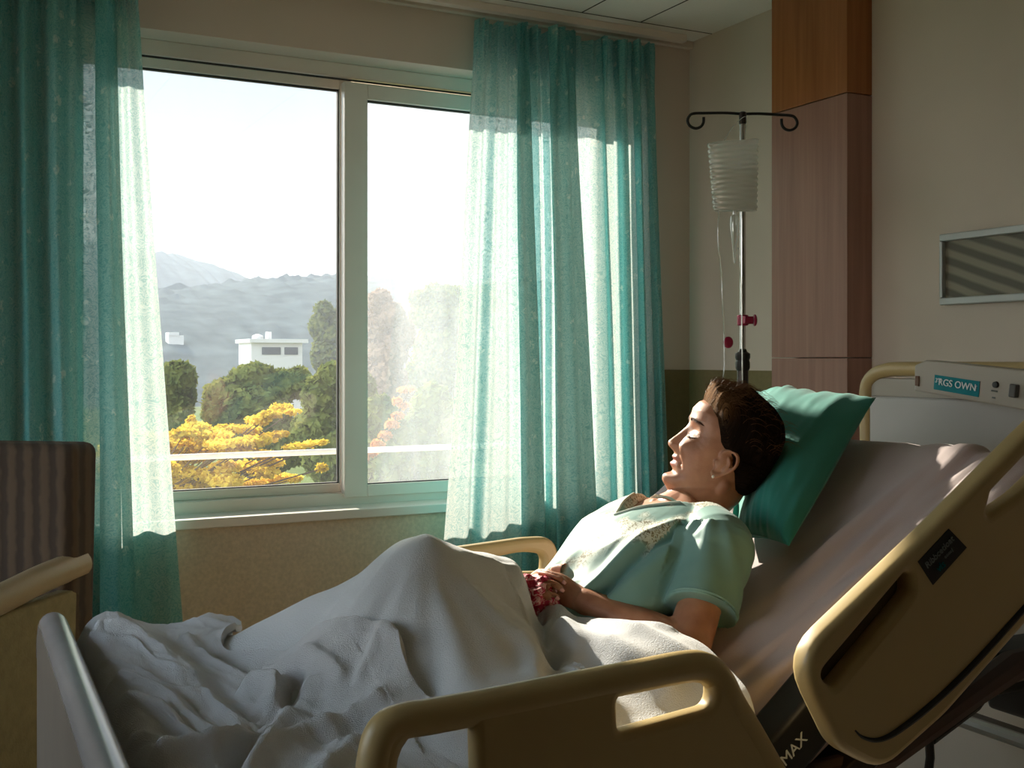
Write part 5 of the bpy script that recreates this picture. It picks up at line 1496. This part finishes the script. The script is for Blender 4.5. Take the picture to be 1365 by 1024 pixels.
# ------------------------------------------------------------------ bed covers (height fields over the bed)
def terry(name, col, bump, scale, rough=.95):
    nt = NT(name); bs = nt.n('ShaderNodeBsdfPrincipled'); tc = nt.n('ShaderNodeTexCoord')
    no = nt.n('ShaderNodeTexNoise'); no.inputs['Scale'].default_value = scale; no.inputs['Detail'].default_value = 4; nt.l(tc.outputs['Object'], no.inputs['Vector'])
    n2 = nt.n('ShaderNodeTexNoise'); n2.inputs['Scale'].default_value = 9; nt.l(tc.outputs['Object'], n2.inputs['Vector'])
    r = ramp(nt, n2.outputs['Fac'], [(.3, tuple(c * .94 for c in col[:3])), (.7, col)]); nt.l(r.outputs[0], bs.inputs['Base Color'])
    bs.inputs['Roughness'].default_value = rough; bs.inputs['Sheen Weight'].default_value = .45; bs.inputs['Sheen Roughness'].default_value = .5; bs.inputs['Specular IOR Level'].default_value = .1
    bp = nt.n('ShaderNodeBump'); bp.inputs['Strength'].default_value = bump; bp.inputs['Distance'].default_value = .006; nt.l(no.outputs['Fac'], bp.inputs['Height']); nt.l(bp.outputs[0], bs.inputs['Normal'])
    nt.surf(bs.outputs[0]); return nt.m
m_terry = terry('white_terry', L(230, 228, 230), .8, 620)
m_cover = terry('pale_flannel', L(208, 208, 210), .35, 420)

def seg_d(X, Y, a, b_):
    ax0, ay0 = a[0], a[1]; dx, dy = b_[0] - ax0, b_[1] - ay0
    L2 = dx * dx + dy * dy + 1e-12
    t = np.clip(((X - ax0) * dx + (Y - ay0) * dy) / L2, 0, 1)
    return np.hypot(X - (ax0 + t * dx), Y - (ay0 + t * dy)), t
def mat_z(X):
    z = np.where(X < HG.x, .76, .76 + (X - HG.x) * math.tan(SL))
    return z + .02 * np.exp(-((X - HG.x) / .09) ** 2)
K = (.749, 1.77, 1.090)
RIDGE = [
    (K, (.486, 2.10, .885), .075, 1.2), (K, (.600, 1.752, .890), .045, 1.3), (K, (.71, 1.87, 1.02), .08, 1.4),
    (K, (.86, 1.81, 1.055), .10, 1.7), ((.86, 1.81, 1.055), (.958, 1.85, .972), .12, 1.7), ((.958, 1.85, .965), (1.02, 1.80, .930), .14, 2),
    (K, (.79, 1.52, .925), .17, 1.6), ((.79, 1.52, .925), (.80, 1.38, .865), .2, 2),
    ((.99, 1.74, .945), (1.06, 1.56, .950), .15, 2), ((1.06, 1.56, .950), (1.09, 1.38, .885), .15, 2),
    ((.486, 2.10, .885), (.40, 2.16, .87), .1, 2), ((.615, 1.755, .885), (.55, 1.75, .86), .09, 2),
]
CREASE = [(.985, 1.90), (.972, 1.82), (.962, 1.75), (.90, 1.60), (.856, 1.50), (.80, 1.36)]
def vnoise(X, Y, sx, sy, seed, amp):
    out = np.zeros(X.shape)
    it = np.nditer(X, flags=['multi_index'])
    for x in it:
        i = it.multi_index
        out[i] = mnoise.noise(Vector((X[i] * sx, Y[i] * sy, seed)))
    return out * amp
def cover_z(X, Y, noise=True):
    zb = mat_z(X) + .028
    acc = np.zeros(X.shape); k = 110.0
    acc += np.exp(k * (zb - .9))
    for a, b_, w_, p in RIDGE:
        d, t = seg_d(X, Y, a, b_)
        zr = a[2] + (b_[2] - a[2]) * t
        d = np.sqrt(d * d + .0036) - .06
        z = zb + np.maximum(0, zr - zb) * np.exp(-(d / w_) ** p)
        acc += np.exp(k * (z - .9))
    z = np.log(acc) / k + .9
    # hanging folds fanning out from the knee on the near side
    an = np.arctan2(Y - K[1], X - K[0]); rr = np.hypot(X - K[0], Y - K[1])
    fan = np.where(Y < K[1], 1, .0) * np.clip((rr - .06) / .2, 0, 1)
    z = z + fan * (.006 * np.sin(an * 11 + 1.2) + .004 * np.sin(an * 19 + 2.0 + rr * 6)) * np.where(X > .60, 1, .3) * np.clip((1.02 - X) / .1, 0, 1)
    for a, b_ in zip(CREASE[:-1], CREASE[1:]):
        d, t = seg_d(X, Y, a, b_)
        z = z - .030 * np.exp(-(d / .016) ** 2) * .7
        z = z + .010 * np.exp(-((d - .035) / .02) ** 2) * np.where(X > .9, 1, .5)
    # soft folds over the lap
    for (a, b_, am, w_) in (((.99, 1.80), (1.07, 1.44), .010, .018), ((.95, 1.66), (1.0, 1.42), .012, .022), ((1.03, 1.70), (1.10, 1.55), .007, .014)):
        d, t = seg_d(X, Y, a, b_); z = z + am * np.exp(-(d / w_) ** 2)
    return z

def interp_edge(tab, y):
    ys = [p[0] for p in tab]; xs = [p[1] for p in tab]
    # smooth interpolation
    r = np.zeros_like(y)
    for o in (-.03, -.015, 0, .015, .03): r += np.interp(y + o, ys, xs)
    return r / 5
XR = [(1.28, 1.085), (1.38, 1.11), (1.50, 1.12), (1.56, 1.095), (1.62, 1.055), (1.70, 1.00), (1.76, .978), (1.82, .985), (1.90, 1.005), (2.0, 1.0), (2.26, 1.0)]
XT = [(1.28, .73), (1.42, .690), (1.54, .645), (1.60, .640), (1.66, .655), (1.70, .620), (1.75, .585), (1.82, .569), (1.955, .50), (2.03, .455), (2.08, .50), (2.13, .535), (2.27, .54)]

def drape(name, zfun, xl, xr, nu, nv, m, yn=1.325, yf=2.262, hang_n=.26, hang_f=.20, thick=.010, edge_r=.045, post=None):
    top = yf - yn
    tot = hang_n + top + hang_f
    s = np.linspace(0, tot, nv)
    yy = np.clip(yn + (s - hang_n), yn, yf)
    U = np.linspace(0, 1, nu)
    Xm = np.zeros((nv, nu)); Ym = np.zeros((nv, nu)); drop = np.zeros((nv, nu))
    for j in range(nv):
        y = yy[j]
        a, c = xl(y), xr(y)
        Xm[j] = a + (c - a) * U; Ym[j] = y
        drop[j] = max(0, hang_n - s[j]) + max(0, s[j] - hang_n - top)
    Z = zfun(Xm, Ym)
    # rounded shoulder at both mattress edges
    dn = np.clip((Ym - yn) / edge_r, 0, 1); df = np.clip((yf - Ym) / edge_r, 0, 1)
    Z = Z - edge_r * (1 - np.sqrt(np.clip(1 - (1 - dn) ** 2, 0, 1))) - edge_r * (1 - np.sqrt(np.clip(1 - (1 - df) ** 2, 0, 1)))
    Z = Z - drop
    wob = np.sin(Xm * 34 + 1.0) * .010 + np.sin(Xm * 61) * .005
    Ym = Ym - np.where(s[:, None] < hang_n, 1, 0) * np.clip(drop / .1, 0, 1) * (.012 + wob) + np.where(s[:, None] > hang_n + top, 1, 0) * np.clip(drop / .1, 0, 1) * .004
    vs = list(zip(Xm.ravel(), Ym.ravel(), Z.ravel()))
    fs = [(j * nu + i, j * nu + i + 1, (j + 1) * nu + i + 1, (j + 1) * nu + i) for j in range(nv - 1) for i in range(nu - 1)]
    b = MB(); b.v = [tuple(map(float, v)) for v in vs]; b.f = fs; b.mi = [0] * len(fs)
    o = b.build(name, m, angle=180)
    sm = o.modifiers.new('solid', 'SOLIDIFY'); sm.thickness = thick; sm.offset = -1
    bm_ = o.modifiers.new('round', 'BEVEL'); bm_.width = .003; bm_.segments = 2; bm_.limit_method = 'ANGLE'; bm_.angle_limit = math.radians(50)
    return o
_verts = [v.co.copy() for v in bodyo.data.vertices]
bvb = BVHTree.FromPolygons(_verts, [tuple(p.vertices) for p in bodyo.data.polygons])
def clear_body(X, Y, z, off=.018):
    z = z.copy(); it = np.nditer(X, flags=['multi_index'])
    for x in it:
        i = it.multi_index
        if X[i] < .965:
            h = bvb.ray_cast(Vector((X[i], Y[i], 1.6)), Vector((0, 0, -1)))
            if h[0] is not None and h[0].z + off > z[i]: z[i] = h[0].z + off
    return z
def czf(X, Y):
    z = cover_z(X, Y)
    z = z + vnoise(X, Y, 7, 7, 2.2, .006) + vnoise(X, Y, 19, 15, 6.1, .0025)
    return clear_body(X, Y, z)
cov = drape('blanket', czf, lambda y: .36, lambda y: float(interp_edge(XR, np.array([y]))[0]), 210, 230, m_cover, thick=.012)
tag(cov, 'pale grey blanket tented over raised knees and pulled up to the folded hands', 'blanket')

# folds of the towelling throw at the foot of the bed, as ridge lines on its top
def pl(lst, z=.915): return [tuple(P(a, c, Z=z).xy) for a, c in lst]
FOLDS = [
    (pl([(91, 841), (136, 823), (181, 827), (236, 850), (281, 882), (326, 914)], .94), .020, .018),
    (pl([(245, 837), (290, 859), (344, 877), (408, 884), (453, 900)], .92), .020, .016),
    (pl([(104, 877), (159, 873), (218, 886), (272, 918), (317, 936)], .93), .016, .014),
    (pl([(113, 909), (163, 900), (213, 909), (254, 941), (290, 963)], .92), .015, .013),
    (pl([(118, 950), (172, 936), (227, 950), (272, 968)], .91), .013, .011),
    (pl([(123, 980), (180, 962), (230, 968)], .90), .011, .010),
    (pl([(110, 1040), (140, 1005), (204, 982), (290, 968), (344, 941), (374, 922), (366, 903), (335, 895)], .91), .040, .020),
    (pl([(300, 1060), (324, 1000), (362, 965), (408, 950), (500, 936)], .90), .026, .022),
    (pl([(430, 1010), (470, 975), (540, 960), (600, 975)], .89), .016, .020),
    (pl([(420, 1040), (440, 1010), (450, 985)], .88), .014, .016),
    (pl([(480, 920), (505, 908), (540, 915)], .90), .012, .012),
    (pl([(330, 930), (400, 915), (450, 915)], .90), .010, .016),
]
VALLEY = [(pl([(392, 925), (383, 938), (346, 966), (315, 1006), (300, 1060)], .88), .032, .014), (pl([(230, 860), (268, 892), (310, 925)], .92), .010, .010)]
def tzf(X, Y):
    z = np.maximum(cover_z(X, Y) + .016, .862 + .055 * np.clip((Y - 1.65) / .4, 0, 1) * np.clip((.46 - X) / .14, 0, 1) + .0 * X)
    z = np.where(X > .56, np.minimum(z, cover_z(X, Y) + .026), z)
    f = np.zeros(X.shape)
    for ln, am, w_ in FOLDS:
        best = np.full(X.shape, 9.0)
        for a, b_ in zip(ln[:-1], ln[1:]):
            d, t = seg_d(X, Y, a, b_); best = np.minimum(best, d)
        f = np.maximum(f, am * np.exp(-(best / w_) ** 1.7))
    z = z + f
    for ln, am, w_ in VALLEY:
        best = np.full(X.shape, 9.0)
        for a, b_ in zip(ln[:-1], ln[1:]):
            d, t = seg_d(X, Y, a, b_); best = np.minimum(best, d)
        z = z - am * np.exp(-(best / w_) ** 2)
    # many small creases running with the folds
    ca, sa = math.cos(math.radians(-68)), math.sin(math.radians(-68))
    A_ = X * ca + Y * sa; C_ = -X * sa + Y * ca
    cr = np.zeros(X.shape); it = np.nditer(X, flags=['multi_index'])
    for x in it:
        i = it.multi_index
        q1_ = 1 - abs(mnoise.noise(Vector((A_[i] * 2.6, C_[i] * 15 + .8 * mnoise.noise(Vector((X[i] * 9, Y[i] * 9, 4))), 2.7)))) * 2
        q2_ = 1 - abs(mnoise.noise(Vector((A_[i] * 6, C_[i] * 34, 9.1)))) * 2
        cr[i] = max(0, q1_) ** 2 * .0085 + max(0, q2_) ** 2 * .0022
    z = z + cr * np.clip((.62 - X) / .1, .35, 1)
    # lumps at the far edge
    z = z + .030 * np.exp(-(np.hypot(X - .50, Y - 2.20) / .045) ** 2) + .014 * np.exp(-(np.hypot(X - .40, Y - 2.2) / .06) ** 2)
    z = z - .085 * (1 - np.clip((X - .236) / .05, 0, 1)) ** 2
    z = z + vnoise(X, Y, 9, 9, 3.3, .006) + vnoise(X, Y, 30, 26, 5.5, .0035) + vnoise(X, Y, 85, 85, 8.8, .0016)
    return z
thr = drape('blanket', tzf, lambda y: .236, lambda y: float(interp_edge(XT, np.array([y]))[0]), 190, 330, m_terry, thick=.012, yn=1.315, yf=2.268)
thr.name = 'throw_blanket'
tag(thr, 'rumpled white towelling throw heaped over the foot of the bed', 'blanket')
# ------------------------------------------------------------------ render look
SC.view_settings.view_transform = 'Standard'
SC.view_settings.look = 'None'
SC.view_settings.exposure = 1.25
SC.view_settings.gamma = 1.0
SC.view_settings.use_curve_mapping = False
SC.cycles.use_denoising = True
SC.cycles.max_bounces = 10
SC.cycles.diffuse_bounces = 5
SC.cycles.transparent_max_bounces = 24
SC.cycles.sample_clamp_indirect = 4.0
SC.cycles.caustics_reflective = False
SC.cycles.caustics_refractive = False
